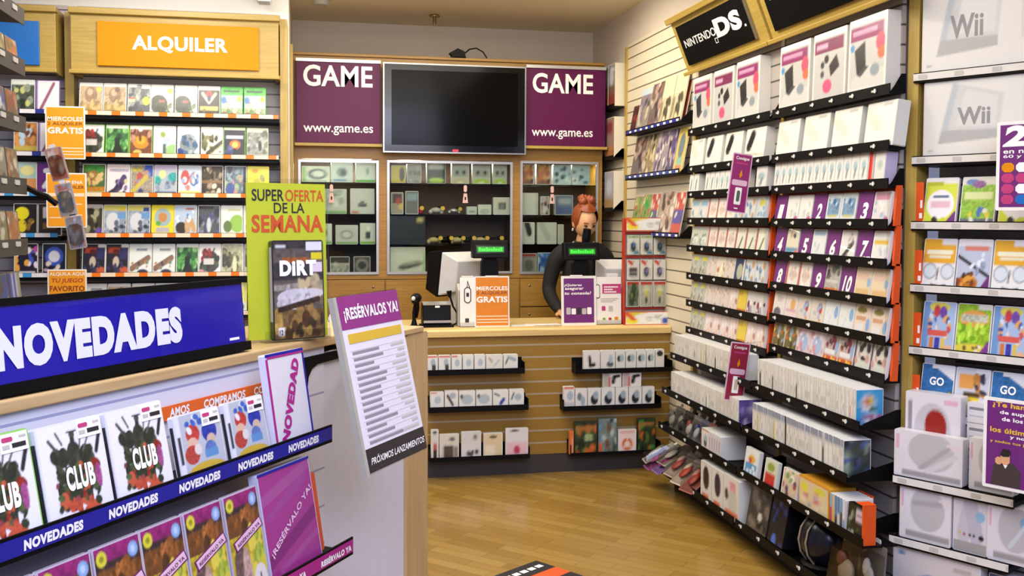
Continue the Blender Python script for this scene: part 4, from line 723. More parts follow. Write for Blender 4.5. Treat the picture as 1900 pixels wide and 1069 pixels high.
# black top and trousers: the body surface between neckline and cuffs, drawn out a little
vs = [v.co.copy() for v in bme.vertices]; ns = [v.normal.copy() for v in bme.vertices]
def covered(c):
    if c.z > 1.43 and abs(c.x) < .1: return False
    if c.y < -.222 and c.z < 1.03: return False
    return c.z > .06
keep = [p for p in bme.polygons if covered(p.center)]
top = [p for p in keep if p.center.z > .93 or abs(p.center.x) > .19]; bot = [p for p in keep if not (p.center.z > .93 or abs(p.center.x) > .19)]
def garment(name, polys, m, off):
    ids = sorted({i for p in polys for i in p.vertices}); mp = {i: k for k, i in enumerate(ids)}; mb = MB()
    mb.add([vs[i]+ns[i]*off for i in ids], [tuple(mp[i] for i in p.vertices) for p in polys], m); return obj(name, mb, pr, smooth=True)
garment('long_sleeved_top', top, KNIT, .008); garment('trousers', bot, KNIT, .007)
cb_ = [(.060*math.cos(2*math.pi*k/20), -.034+.060*math.sin(2*math.pi*k/20), 1.430+.008*math.sin(2*math.pi*k/20)) for k in range(21)]
obj('collar', MB().tube(cb_, .013, KNIT, 8, False), pr, smooth=True)
# hair: close cap swept up to a loose knot
hb = MB()
def cap_fn(q): return 1.10+.05*math.sin(11*q.x+7*q.z)*math.sin(9*q.y+3)
hb.ball((0, .018, .028), .082, .094, .112, HAIR, 30, 20, cap_fn)
fr = [i for i, v in enumerate(hb.v) if v[1] < -.045 and v[2] < .085]
fset = set(fr); k2 = [(f, mi) for f, mi in zip(hb.f, hb.mi) if not any(i in fset for i in f) and not all(hb.v[i][2] < -.05 for i in f)]
hb.f = [a for a, _ in k2]; hb.mi = [b_ for _, b_ in k2]
rr = random.Random(5)
for k in range(16):
    a = rr.uniform(0, 6.28); u = rr.uniform(.0, 1); hb.ball((.055*math.cos(a)*u, .045+.05*math.sin(a)*u, .115+.045*rr.random()), .032, .032, .03, HAIR, 10, 7, lambda q: 1+.15*math.sin(9*q.x+8*q.z))
obj('hair', hb, pr, HR, smooth=True)
LIP = mat('lip_colour', '#a4554a', .4); LID = mat('dark_lashes', '#3a2418', .6)
for sx in (-1, 1):
    obj('eye', MB().ball((sx*.028, -.083, .004), .014, .008, .007, mat('eye_white', '#d8d0c4', .3), 12, 8).ball((sx*.028, -.0895, .001), .006, .003, .0055, LID, 10, 6), pr, HR); obj('eyelid', MB().ball((sx*.028, -.083, .008), .017, .010, .006, LID, 12, 8), pr, HR)
    obj('eyebrow', MB().tube([(sx*.013, -.092, .026), (sx*.03, -.089, .031), (sx*.046, -.078, .026)], .003, HAIR, 6), pr, HR)
obj('mouth', MB().ball((0, -.086, -.056), .020, .007, .0055, LIP, 12, 8), pr, HR)
PEARL = mat('pale_bead', '#d8cfc4', .3); rb = mat('rose_bead', '#a05a50', .4); nb = MB()
for k in range(15): a = math.pi*(.08+.84*k/14); nb.ball((.076*math.cos(a), -.030-.078*math.sin(a), 1.436-.03*math.sin(a)), .009, .009, .009, rb if k % 2 else PEARL, 8, 6)
obj('necklace', nb, pr)
for sx in (-1, 1): obj('earring', MB().ball((sx*.084, .005, -.052), .007, .007, .012, PEARL, 8, 6), pr, HR)
# ================================================================== right wall
TAG = mat('white_price_tag', '#dcdad2', .5); LIPB = mat('black_shelf_lip', '#060505', .5, spec=.15); ORB = mat('orange_backing_card', '#d8500c', .5, noise=.04)
_tagme = MB().rbox(0, .034, -.003, -.001, .008, .017, GREY, .003).rbox(.022, .034, -.006, -.003, .004, .021, TAG, .005).mesh('price_tag')
def rshelf(label, F, s0, s1, z, d, lip=.032, ntag=6, back=0.019, name='display_shelf'):
    """wall shelf with a black lip whose top is at height z"""
    q = empty(name, label, 'shelf', F.m(s0, d, z-lip)); w_ = s1-s0
    obj('board', MB().box(0, w_, .004, d-back, -.006, .0, LIPB), q); obj('lip', MB().box(0, w_, 0, .004, -.008, lip, LIPB), q)
    for x in (0, w_-.003): obj('end_bracket', MB().prismx([(.004, 0), (d-back, 0), (d-back, .07), (d-back-.02, .07), (.02, .02)], x, x+.003, LIPB), q)
    for k in range(ntag): obj('price_tag', _tagme, q, Matrix.Translation((w_*(k+.25)/ntag, 0, .0)))
    return q
NAMEBAY = ('far', 'near'); NUMW = ['one', 'two', 'three', 'four', 'five', 'six']
TOPC = [2.13, 1.912, 1.763]; NZ = [[1.608, 1.448, 1.284, 1.124, .963], [1.604, 1.448, 1.298, 1.146, .996]]
for bay, (a, b_) in enumerate(((.0, 1.062), (1.095, 2.09))):
    for k, z in enumerate(TOPC+NZ[bay]):
        rshelf(f'black shelf lip with price tags, {ORD[k]} from top in the {NAMEBAY[bay]} handheld bay', R, a, b_, z, .09)
# tilted maple headers
for nm, a, b_, sa, sb in (('far', -.03, 1.045, .075, .97), ('near', 1.075, 2.14, .07, .96)):
    q = header(f'outward leaning maple header board over the {nm} handheld bay', R, a, b_, .075, 2.455, 2.80, -22)
    wd = b_-a
    obj('side_panel', MB().prismx([(.03, 0), (.052, 0), (.185, .34), (.03, .34)], 0, .015, WOOD), q); obj('side_panel', MB().prismx([(.03, 0), (.052, 0), (.185, .34), (.03, .34)], wd-.015, wd, WOOD), q)
    M = R.m(a, .075, 2.455, -22) @ Matrix.Translation((0, -.014, 0)); s = empty('hanging_sign', f'black sign with white handheld console logo, {nm} end of the right wall', 'sign', M)
    obj('board', MB().box(sa, sb, 0, .013, .05, .285, mat('black_sign_board', '#050505', .6, noise=0, spec=.08)), s, bevel=.002)
    mb = MB(); w0 = sb-sa; dz = 0 if nm == 'far' else .045
    text(mb, 'NINTENDO', sa+.06*w0, sa+.55*w0, .150+dz, .196+dz, LETW, -.001, .015); text(mb, 'DS', sa+.55*w0, sa+.91*w0, .130+dz, .232+dz, LETW, -.001, .06); mb.box(sa+.93*w0, sa+.95*w0, -.001, 0, .130+dz, .142+dz, LETW)
    f = .004; x0 = sa+.505*w0
    for z0 in (.108+dz, .138+dz)[:1]: mb.box(x0, x0+.035, -.001, 0, z0, z0+f, LETW).box(x0, x0+.035, -.001, 0, z0+.025, z0+.025+f, LETW).box(x0, x0+f, -.001, 0, z0, z0+.027, LETW).box(x0+.031, x0+.035, -.001, 0, z0, z0+.027, LETW)
    obj('lettering', mb, s); obj('frame_edge', MB().box(sb, sb+.006, -.004, .013, .05, .285, STEEL), s)
# console boxes on the top shelves
bun = '#c2c1bd|p 0 0 1 0 .96 .3 .5 .4 .1 .22 #cecdc9|r 0 .93 1 1 #ece9e4|r .04 .72 .92 .90 #8c2a66|r .1 .79 .75 .85 #c894b4|p .16 .60 .44 .70 .48 .38 .24 .28 #2a2a2c|p .24 .28 .48 .38 .56 .36 .34 .24 #46464a|e .85 .64 .12 .12 #d0506c|e .88 .5 .1 .08 #d86c48|e .72 .3 .12 .08 #8c98a0|e .1 .64 .06 .05 #4c90c0|r 0 0 .04 1 #e8e6e0|r .96 0 1 1 #e8e6e0|r .1 .08 .7 .1 #e4e2dc'
bun2 = '#c2c1bd|r 0 .92 1 1 #ece9e4|r .04 .72 .92 .90 #7c2454|r .1 .78 .45 .84 #d8a8c4|p .56 .36 .82 .48 .72 .66 .50 .52 #2e2a2c|e .3 .55 .06 .05 #2e3a40|e .3 .42 .06 .05 #4c5458|e .42 .62 .07 .06 #222|e .46 .24 .14 .1 #d85880|r 0 0 .04 1 #e8e6e0|r .96 0 1 1 #e8e6e0'
for bay, xs in (('far', ((.05, .31), (.345, .615), (.645, .925))), ('near', ((1.145, 1.435), (1.465, 1.745), (1.765, 2.045)))):
    stock(R, .082, 2.103, [('tall white carton with purple band and console', *xs[0], .315, bun, '#e6e3da', .06), ('tall white carton with purple band and red disc', *xs[1], .315, bun2, '#e6e3da', .06), ('tall white carton with purple band and console', *xs[2], .32, bun, '#e6e3da', .062)], f'on {bay} bay top shelf', f'tall console cartons, {bay} bay', 'console_box', 'box', res=(40, 46), tilt=1.5)
pl = '#ebe8de|l .1 .75 .45 .45 #dcd8ca .14|r .55 .9 .85 .94 #a8a49c'; dk = '#ebe8de|l .36 .82 .2 .45 #25272a .13|l .3 .4 .7 .15 #c8c4ba .02'
stock(R, .082, 1.884, [('plain white square box', .0, .2, .175, pl), ('white square box with black console', .235, .455, .175, dk), ('white square box with black console', .495, .715, .175, dk), ('white square box with black console', .755, .985, .175, dk)], 'on the far bay second shelf', 'square console boxes, far bay', 'console_box', t=.055, tilt=7, res=(20, 18))
stock(R, .082, 1.884, [('plain white square box', a, b_, .18, pl) for a, b_ in ((1.115, 1.33), (1.375, 1.60), (1.635, 1.855), (1.895, 2.105))], 'on the near bay second shelf', 'square console boxes, near bay', 'console_box', t=.055, tilt=7, res=(20, 18))
cb = '#e4e4de|r 0 0 .8 .1 #d8502c|e .5 .62 .3 .16 #a8c0c8|l .45 .3 .55 .5 #6c7878 .08'; cb2 = '#e4e4de|r 0 0 1 .12 #d8502c|l .4 .3 .55 .7 #4c4c54 .09'
stock(R, .082, 1.735, [('slim white box with dark stylus', .0, .065, .125, cb2), ('slim white box with dark stylus', .07, .145, .125, cb2)]+[('slim white box with orange base', .24+.068*k, .304+.068*k, .125, cb2 if k < 2 else cb) for k in range(8)]+[('white box with white side', .90, 1.02, .125, cb)], 'on the far bay third shelf', 'accessory boxes, far bay', t=.05, tilt=5, res=(9, 14))
stock(R, .082, 1.735, [('slim white box with blue oval', 1.10+.0635*k, 1.162+.0635*k, .135, cb) for k in range(13)]+[('slim red box', 1.928, 1.965, .14, '#c83038|r .7 0 1 1 #e08068'), ('white box with violet edge', 1.972, 2.05, .135, '#dcdcd4|e .5 .6 .25 .15 #b4c0c0|r 0 0 .5 .1 #d86030', '#c4bcd8')], 'on the near bay third shelf', 'accessory boxes, near bay', t=.05, tilt=5, res=(9, 14))

# handheld game cases, five rows in each bay
H1, H2 = .122, .138
def ndsrow(bay, k, s0, pitch, items):
    z = NZ[bay][k]-.03; w_ = min(.122, pitch-.003); bn = NAMEBAY[bay]; row = f'in {bn} bay row {NUMW[k]}'
    ds = [f'{d} handheld case' if not d.startswith('#') else f'purple card numbered {d[1:]}' for d, *_ in items]
    for i, (lab, it) in enumerate(zip(labels(ds, row), items)):
        s = s0+pitch*i; num = it[0].startswith('#')
        if num:
            o = empty('number_card', lab, 'number card', R.m(s+.006, .0835, z+.003, 9), f'number cards, {bn} bay')
            obj('card', MB().rbox(0, w_-.01, 0, .012, 0, H2+.004, PPL, .003), o); t_ = it[0][1:]; ww = (.062 if len(t_) > 1 else .044)
            obj('numeral', text(MB(), t_, w_/2-ww/2, w_/2+ww/2, .02, .095, LETW, -.0015, .04, .18), o); obj('clear_sleeve', MB().box(-.002, w_-.008, -.003, -.002, .0, .03, ACRYL), o)
        else:
            me = packmesh('handheld_case', it[1], w_, H2, .014, it[2] if len(it) > 2 else '#dcdcd8', (20, 24), .003)
            tag(obj('handheld_case', me, None, R.m(s, .0835, z+.003, 9)), lab, 'game case', f'handheld cases {row}')
    s1 = s0+pitch*len(items)
    q = empty('backing_card', f'orange backing card with bent end behind {bn} bay row {NUMW[k]}', 'backing card', R.m(s0-.008, .066, z+.0006))
    obj('card', MB().prismx([(.004, 0), (.038, 0), (.040, .158), (.036, .158), (.028, .02)], 0, s1-s0+.008, ORB), q); obj('bent_end', MB().prismx([(.0, .002), (.028, .002), (.034, .16), (.012, .16)], s1-s0+.01, s1-s0+.025, ORB), q)
    obj('clear_front', MB().box(s1-s0-.004, s1-s0+.0, -.014, .002, .0, .14, ACRYL), q)
wr = '#e2ddd4|r 0 0 .16 1 #b8544c|e .55 .55 .25 .25 #d8c0b4|b 3 6 .1 .2 .2 .9 .8 #c8b0a4 #f0ece4'; wg = '#e0e0d0|r 0 0 .16 1 #b0503c|l .4 .1 .7 .6 #6c7854 .06|r .2 .8 .9 .9 #c8ccb0'; gg = '#c0c8bc|b 5 9 .13 .1 .1 .9 .7 #8c9c94 #dce0d8 #708480'
yg = '#b4b8ac|e .6 .85 .3 .1 #d8d050|b 7 9 .14 .1 0 .9 .7 #8c8c80 #c8c8bc #a09070'; bb = '#d4d6d4|b 9 9 .13 .1 .1 .9 .9 #5884b8 #c8a47c #8ca4c0|r .5 0 1 .1 #b84890'; ye = '#dcc44c|r 0 0 1 .25 #c87038|r 0 .75 .5 1 #c8a838'; dw = '#d0ccca|b 11 9 .14 .1 .1 .9 .8 #54444c #e8e4e4 #a4a0b4 #8c3c44'
pk = '#e0d0cc|b 13 12 .12 .05 0 .95 .9 #d0948c #f0e4e0 #b87c78 #dcc0a8'; ps = '#d8ccc4|b 15 10 .12 .1 .1 .9 .9 #c8b09c #e8e0d8 #a89488'; nv = '#3c4470|e .5 .5 .3 .3 #b0b49c|r .8 0 1 1 #d8d4d0'; br = '#cfd0d0|b 17 9 .12 .1 0 .9 .5 #c08048 #8ca8b8 #e0d8c8|r .1 .7 .9 .9 #8cb0c4'
ndsrow(0, 0, .03, .124, [('blue and tan', br), ('blue and tan', br), ('white with red spine', wr), ('white with red spine', wr), ('white with red spine', wr), ('blue figure', bb), ('blue figure', bb), ('pale blue and yellow', '#ccd4d8|e .5 .75 .25 .15 #c8c450|b 3 7 .12 .1 0 .9 .6 #8ca8c4 #e4e8e8')])
ndsrow(0, 1, .03, .124, [('grey green', gg), ('grey green', gg), ('white with red spine', wr), ('white with red spine', wr), ('white with red spine', wr), ('white with brown stroke', wg), ('white with brown stroke', wg), ('white with brown stroke', wg)])
ndsrow(0, 2, .03, .124, [('grey and yellow', yg), ('grey and yellow', yg), ('cream and orange', ps), ('white and orange', '#e0d8c8|b 19 10 .12 .1 .1 .9 .8 #d0a068 #c87c50 #f0ece0'), ('pale pink', ps+'|r 0 0 1 .1 #d8a8a0'), ('navy crest', nv, '#343c68'), ('blue creature', bb), ('blue creature', bb)])
ndsrow(0, 3, .03, .11, [('grey and yellow', yg), ('grey and yellow', yg), ('white and beige', ps), ('white and beige', ps), ('white and beige', ps), ('white and pink', pk), ('yellow', ye, '#d8c04c'), ('dark and white', dw), ('dark and white', dw)])
ndsrow(0, 4, .03, .11, [('grey green', yg), ('grey green', yg), ('pink patterned', pk), ('pink patterned', pk), ('pink patterned', pk), ('pink patterned', pk), ('yellow', ye, '#d8c04c'), ('pink with yellow base', pk+'|r 0 0 1 .15 #d8c83c'), ('pink with yellow base', pk+'|r 0 0 1 .15 #d8c83c')])
bl = '#d0d6d8|r .1 .3 .9 .85 #7898b4|b 21 6 .1 .2 .4 .8 .9 #38689c #c0d0d8|r .2 .25 .8 .32 #c8c070|r .6 0 .9 .12 #b8589c'; wv = '#e0dfd8|e .8 .2 .15 .1 #c0508c|b 23 4 .1 .2 .3 .8 .7 #c8ccc8 #b8c4c4'
ndsrow(1, 0, 1.105, .1225, [('#1',), ('plain white', wv), ('plain white', wv), ('#2',), ('blue', bl), ('blue', bl), ('#3',), ('white with pink band', '#d8d4d4|r .1 .75 .9 .95 #c890a4|b 25 6 .12 .1 .1 .9 .7 #a8b4c8 #e8e4e0|e .85 .15 .12 .12 #c04c94')])
ndsrow(1, 1, 1.105, .1225, [('#4',), ('cream blue and red', '#d8d0b8|r 0 0 1 .35 #6898b8|l .6 0 1 .2 #d86c48 .12|b 27 5 .1 .2 .5 .8 .9 #b89c74 #3c4448'), ('#5',), ('pale grey with blue cap', '#d8dcdc|r .1 .8 .9 1 #9cb4cc|r .1 0 .9 .1 #7c8080|b 29 5 .1 .2 .3 .8 .7 #bcc4c8'), ('#6',), ('white with black scarf', '#dcd8d4|l .2 .1 .8 .6 #2a2628 .09|b 31 5 .1 .5 .1 1 .9 #8c8488 #c0a8b0'), ('#7',), ('white and yellow', '#dcdcd8|r .1 .6 .9 .72 #d8b038|b 33 5 .1 .1 .1 .9 .5 #b8bcc8 #c4c8cc|e .88 .12 .1 .12 #8c54a4')])
ndsrow(1, 2, 1.105, .1225, [('#8',), ('white and red', wr), ('white and red', wr), ('#9',), ('dark photo with orange base', '#a8a49c|b 35 7 .14 .1 .5 .9 .95 #2c2824 #605850|r 0 .0 1 .25 #c8642c|b 37 4 .08 .1 0 .9 .25 #e0b850|r .1 .4 .9 .5 #c8c4bc'), ('#10',), ('peach', '#dcc8a8|r .1 .6 .8 .85 #d8b8a4|e .85 .55 .12 .14 #8cacc8|r .1 0 .9 .35 #d4b078'), ('peach', '#dcc8a8|r .1 .6 .8 .85 #d8b8a4|e .85 .55 .12 .14 #8cacc8|r .1 0 .9 .35 #d4b078')])
clr = '#d8ccc0|r 0 0 .9 .18 #d4c438|e .65 .65 .16 .16 #30408c|b 39 8 .1 .1 .2 .8 .9 #d87838 #c03c38 #a0b0c8'; cl2 = '#dcdedc|e .8 .6 .14 .2 #84a8d0|b 41 5 .1 .1 .2 .7 .8 #c8d4dc #ecece8'; pf = '#dccab8|e .4 .82 .3 .1 #7c7434|e .85 .4 .12 .2 #80a4cc|r .1 .5 .7 .62 #c89878|r .1 .1 .6 .4 #dcd8d4'
ndsrow(1, 3, 1.105, .1225, [('white with dark base', '#dcd4d0|e .4 .25 .3 .18 #64646c|e .5 .75 .25 .12 #c8bcb4'), ('pale pink doll', '#e0d0cc|e .6 .6 .2 .2 #d8a868|r .1 .35 .9 .45 #d0a0b4'), ('bright carnival', clr), ('bright carnival', clr), ('white with blue girl', cl2), ('white with blue girl', cl2), ('peach and green', pf), ('peach and green', pf)])
mc = '#6c643c|b 43 16 .13 0 0 1 1 #c8b048 #44341c #b86c34 #8c9cac #e0d8b8'; pb = '#d8c4cc|e .5 .5 .35 .3 #9cb4d4|b 45 9 .12 0 0 1 1 #e0a8b4 #f0e0e4 #c88c98'; rd = '#b8a8a4|b 47 8 .12 .1 .6 .9 .95 #7c2c3c #3c2430|r .1 .35 .8 .5 #dcd8d8|r 0 0 1 .3 #c8582c|b 49 5 .09 .1 0 .9 .3 #e8c050|e .88 .6 .12 .2 #8ca8cc'; dn = '#d0ccc4|r 0 0 .12 1 #3c3450|b 51 10 .12 .15 .2 .9 .9 #2c2c34 #5c5448 #c0988c #6c7458|e .6 .25 .3 .15 #c8ccc0'
ndsrow(1, 4, 1.105, .1225, [('dark gold monster', mc), ('dark gold monster', mc), ('pink and blue', pb), ('pink and blue', pb), ('dark red with orange base', rd), ('dark red with orange base', rd), ('dark portrait', dn), ('dark portrait', dn)])

# spine-out rows
S1D = dict(d=.2, z=.815); S2D = dict(d=.25, z=.612); S3D = dict(d=.27, z=.405); S4D = dict(d=.28, z=.155)
def s3ext():
    q = [c for c in COL.objects if c.get('label') == 'deep black shelf with price tags, third below the near handheld rows'][0]
    obj('board_extension', MB().box(.951, 1.105, .004, .145, -.006, 0, LIPB), q); obj('lip_extension', MB().box(.951, 1.105, 0, .004, -.008, .03, LIPB), q)
for nm, dd in (('first', S1D), ('second', S2D), ('third', S3D)):
    for bay, (a, b_) in enumerate(((.04, 1.13), (1.15, 2.1))): rshelf(f'deep black shelf with price tags, {nm} below the {NAMEBAY[bay]} handheld rows', R, a, b_, dd['z'], dd['d'], .03, 6)
s3ext()
for bay, (a, b_) in enumerate(((-.02, 1.13), (1.15, 2.3))): rshelf(f'lowest black shelf above the floor under the {NAMEBAY[bay]} handheld bay', R, a, b_, S4D['z'], S4D['d'], .03, 6)
o = obj('shelf_plinth', MB().box(0, 2.12, 0, .12, 0, .118, DARK), None, R.m(.0, .15, 0)); tag(o, 'dark plinth under the lowest shelf of the right wall', 'plinth')
def spine(w_, h_, t, art): 
    return packmesh('game_case', art, w_, h_, t, '#dedcd4', (4, 14), .0008)
def spinerow(label, grp, s0, s1, z, d, w_, h_, t, arts, special, seed, end=None):
    rg = random.Random(seed); ms = [spine(w_, h_, t, a) for a in arts]; n = int((s1-s0)/(w_+.0009)); sp = {k: (l, spine(w_, h_, t, a)) for k, l, a in special}
    em = packmesh('game_case', arts[0], w_, h_, t, '#dedcd4', (4, 14), .0008, side=end[1]) if end else None
    for k in range(n):
        M = R.m(s0+k*(w_+.0009), d-.008-rg.uniform(0, .004), z+.001, 0)
        if k in sp: tag(obj('game_case', sp[k][1], None, M), sp[k][0], 'game case', grp)
        elif k == n-1 and end: tag(obj('game_case', em, None, M), end[0], 'game case', grp)
        else: tag(obj('game_case', rg.choice(ms), None, M), label, 'game case', grp)
wsp = ['#dfdcd4|r .2 .55 .8 .7 #c0bdb4|r .2 .2 .8 .3 #ccc8c0', '#e2dfd8|r .2 .3 .8 .5 #b8b4ac|r .3 .8 .7 .9 #d0ccc4', '#dcd9d0|r .3 .15 .7 .6 #c8c4bc', '#e4e2da|r .3 .75 .7 .9 #c4c0b8']
gsp = [a+'|r 0 .78 1 1 #8c94a4' for a in wsp]
spinerow('white handheld case, spine out in the upper tight row, far bay', 'white spines, upper far row', .085, .98, .788, .2, .0155, .135, .11, wsp, [(18, 'white spine with black mark, upper tight row of far bay', '#e0ddd4|r .2 .3 .8 .6 #3c3838'), (24, 'spine with yellow stripe, upper tight row of far bay', '#dcd8b0|r .2 .1 .8 .6 #c8b838'), (28, 'grey green spine in the upper tight row of far bay', '#c0c4a4|r .2 .1 .8 .7 #8c9058'), (36, 'dark spine among white ones, upper tight row of far bay', '#4c4848|r 0 .6 1 1 #d4d0c8')], 3)
spinerow('white handheld case, spine out in the upper tight row, near bay', 'white spines, upper near row', 1.19, 2.075, .788, .2, .0155, .145, .12, wsp, [(1, 'first dark spine at left of the upper near tight row', '#dcd8d0|r 0 .1 1 .6 #3a3644'), (9, 'second dark spine in the upper near tight row', '#d8d4cc|r .2 .0 .9 .6 #403a38'), (23, 'third dark spine in the upper near tight row', '#d8d4cc|r .2 .0 .9 .6 #34303c'), (50, 'white spine with pink mark in the upper near tight row', '#e0dcd6|r .1 .2 .9 .5 #d8a0a4')], 4, ('sky blue covered case ending the upper near tight row', '#3c9ccc|e .45 .6 .25 .25 #d8dcd8|e .4 .65 .1 .12 #c83c28|e .55 .68 .1 .1 #d8b83c|e .6 .45 .12 .1 #3c6c3c|r 0 0 1 .2 #2c84c0|b 3 5 .1 .2 .1 .9 .3 #c85878 #e8e8e8'))
spinerow('white handheld case, spine out in the lower tight row, far bay', 'white spines, lower far row', .165, 1.09, .584, .25, .0155, .135, .12, wsp, [(31, 'lone dark green spine in the lower far tight row', '#d8d4cc|r .2 0 .9 .6 #3c5440')], 5, ('violet covered case ending the lower far tight row', '#5c4c8c|b 7 10 .16 0 0 1 1 #8c7cb8 #c8bcd8 #3c3060'))
spinerow('white spined case with grey blue top, lower tight row, near bay', 'blue topped spines, lower near row', 1.24, 2.06, .584, .25, .0155, .15, .12, gsp, [(3, 'first yellow marked spine, lower tight row of near bay', '#dcdad0|r 0 .78 1 1 #8c94a4|r .1 .1 .9 .7 #c8b838'), (13, 'second yellow marked spine, lower tight row of near bay', '#dcdad0|r 0 .78 1 1 #8c94a4|r .1 .1 .9 .7 #c4b440'), (20, 'dark divider spine in the lower tight row of near bay', '#3c3434'), (40, 'grey brown spine in the lower tight row of near bay', '#6c6458|r 0 .6 1 1 #c8c4bc')], 6, ('dark green photo case ending the lower near tight row', '#3c443c|b 9 12 .16 0 0 1 1 #8c9c84 #24282c #c8d4c8 #54609c'))
# third level: packs, boxes, cases
CLR = gls('wrinkled_clear_film', '#e8e6e0', .2)
def bagpack(label, F, s, d, z, w_, h_, dep, tilt, cols, grp, yaw=0):
    """blister bag: clear shell with moulded contents"""
    q = empty('blister_pack', label, 'blister pack', F.m(s, d, z, tilt, yaw), grp)
    obj('card', MB().rbox(0, w_, dep, dep+.003, 0, h_, mat('card_'+cols[0].lstrip('#'), cols[0], .5), .006), q)
    mb = MB(); mm = mat('content_'+cols[1].lstrip('#'), cols[1], .4); mb.ball((w_*.5, dep*.5, h_*.42), w_*.24, dep*.30, h_*.22, mm, 12, 8).ball((w_*.35, dep*.45, h_*.6), w_*.16, dep*.3, h_*.16, mat('content_'+cols[2].lstrip('#'), cols[2], .4), 10, 6); obj('contents', mb, q, smooth=True)
    obj('shell', MB().add([(w_*.06, dep, h_*.04), (w_*.94, dep, h_*.04), (w_*.94, dep, h_*.86), (w_*.06, dep, h_*.86), (w_*.16, 0, h_*.12), (w_*.84, 0, h_*.12), (w_*.84, 0, h_*.76), (w_*.16, 0, h_*.76)], [(4, 5, 6, 7), (0, 1, 5, 4), (1, 2, 6, 5), (2, 3, 7, 6), (3, 0, 4, 7)], CLR), q)
    obj('hang_tab', MB().rbox(w_*.35, w_*.65, dep, dep+.002, h_, h_+.02, CARD, .005), q); return q
for k, (s, c, wd) in enumerate(((.06, ('#8c8a80', '#a8a498', '#6c6a60'), .13), (.2, ('#54504a', '#2c2a28', '#b0aca4'), .14), (.33, ('#b8b4b0', '#c8c4c4', '#b04c44'), .12), (.45, ('#8c98b0', '#c4c8d4', '#44549c'), .1), (.55, ('#b87c5c', '#8c5030', '#d8d0c0'), .1))):
    bagpack(f'{("grey", "black", "clear and red", "blue and silver", "orange")[k]} blister pack lying in the third deep shelf, far bay', R, s, .262, .379, wd, .15, .05, 22, c, 'packs on the third deep shelf')
stock(R, .262, .376, [('white box with grey device and orange tab', .68, .775, .125, '#e0dcd6|r .15 .08 .85 .2 #d8683c|e .55 .45 .22 .2 #4c5054|e .6 .62 .25 .14 #a0b8c8|r 0 .94 1 1 #c84838')]+[('white carton edge behind it', .777+.03*k, .804+.03*k, .125, '#d8d4dc|r .3 .3 .7 .8 #b08ca4') for k in range(5)], 'on the third deep shelf, far bay', 'white boxes on the third deep shelf', t=.14, tilt=0)
stock(R, .262, .376, [('blue and white game case', 1.19, 1.335, .14, '#d8dcdc|r .1 .0 .9 .5 #4c94c8|e .5 .65 .25 .15 #d8a83c|e .4 .6 .12 .1 #c04838|b 3 6 .1 .1 0 .9 .4 #e0e8ec #3c7cb0'), ('red boxed game case with green top', 1.40, 1.52, .135, '#c8ccb0|r .1 .05 .9 .55 #c02c24|e .5 .75 .3 .15 #8c9c3c|r 0 0 .06 1 #e8e4e0'), ('multicoloured party case', 1.575, 1.715, .135, '#c8b49c|b 5 18 .12 0 0 1 1 #a03c3c #d8c890 #5c3c5c #78a050 #e8e0d8|r 0 0 .06 1 #e4e0dc')], 'on the third deep shelf, near bay', 'cases on the third deep shelf', 'game_case', 'game case', t=.02, tilt=8, res=(16, 16))
stock(R, .258, .376, [('wide yellow cartoon carton', 1.74, 1.985, .145, '#d8c8a0|r 0 0 1 .12 #d8a820|r 0 .94 1 1 #d88c20|e .2 .7 .12 .16 #e0d83c|e .7 .78 .2 .1 #d8d040|b 7 9 .1 .1 .2 .95 .7 #c8707c #b8a8b8 #e8dcc0', '#d8982c')], 'on the third deep shelf', 'cases on the third deep shelf', t=.12)
sps = ['#c84858|r 0 .6 1 1 #88b0cc', '#d8b04c|r 0 .6 1 1 #c8b8a0', '#5c7ca8|r 0 .0 1 .4 #3c3c34', '#c8ccd0|r 0 .5 1 1 #4c80b0', '#4c4450|r 0 .6 1 1 #6ca0c8', '#dcd8dc|r 0 .1 1 .4 #84a0c4']
for k, (a, l) in enumerate(zip(sps, ('pink', 'yellow', 'blue', 'pale grey', 'dark violet', 'white'))): tag(obj('game_case', packmesh('game_case', a, .017, .135, .12, '#d8d4cc', (4, 12), .0008), None, R.m(1.995+.0195*k, .258, .377)), f'{l} spine between the yellow carton and the black case', 'game case', 'spines beside the yellow carton')
tag(obj('game_case', packmesh('game_case', '#1c1e1c|b 11 12 .1 .1 .1 .9 .8 #3c4c34 #8c9484 #101210|r .5 .55 .95 .9 #c8b4c0|r .55 .7 .9 .74 #8c4c54', .112, .135, .02, '#141414', (16, 16)), None, R.m(2.125, .26, .379, 4)), 'black handheld case with white label at the orange divider', 'game case', 'cases on the third deep shelf')
q = empty('divider_block', 'orange folded divider behind the yellow carton and the black case', 'divider', R.m(1.998, .262, .376))
obj('back', MB().box(0, .10, .128, .134, 0, .14, ORB), q); obj('bent_end', MB().box(.240, .249, .0, .052, 0, .15, ORB), q); obj('top_flap', MB().box(.20, .249, .0, .052, .1505, .154, ORB), q)
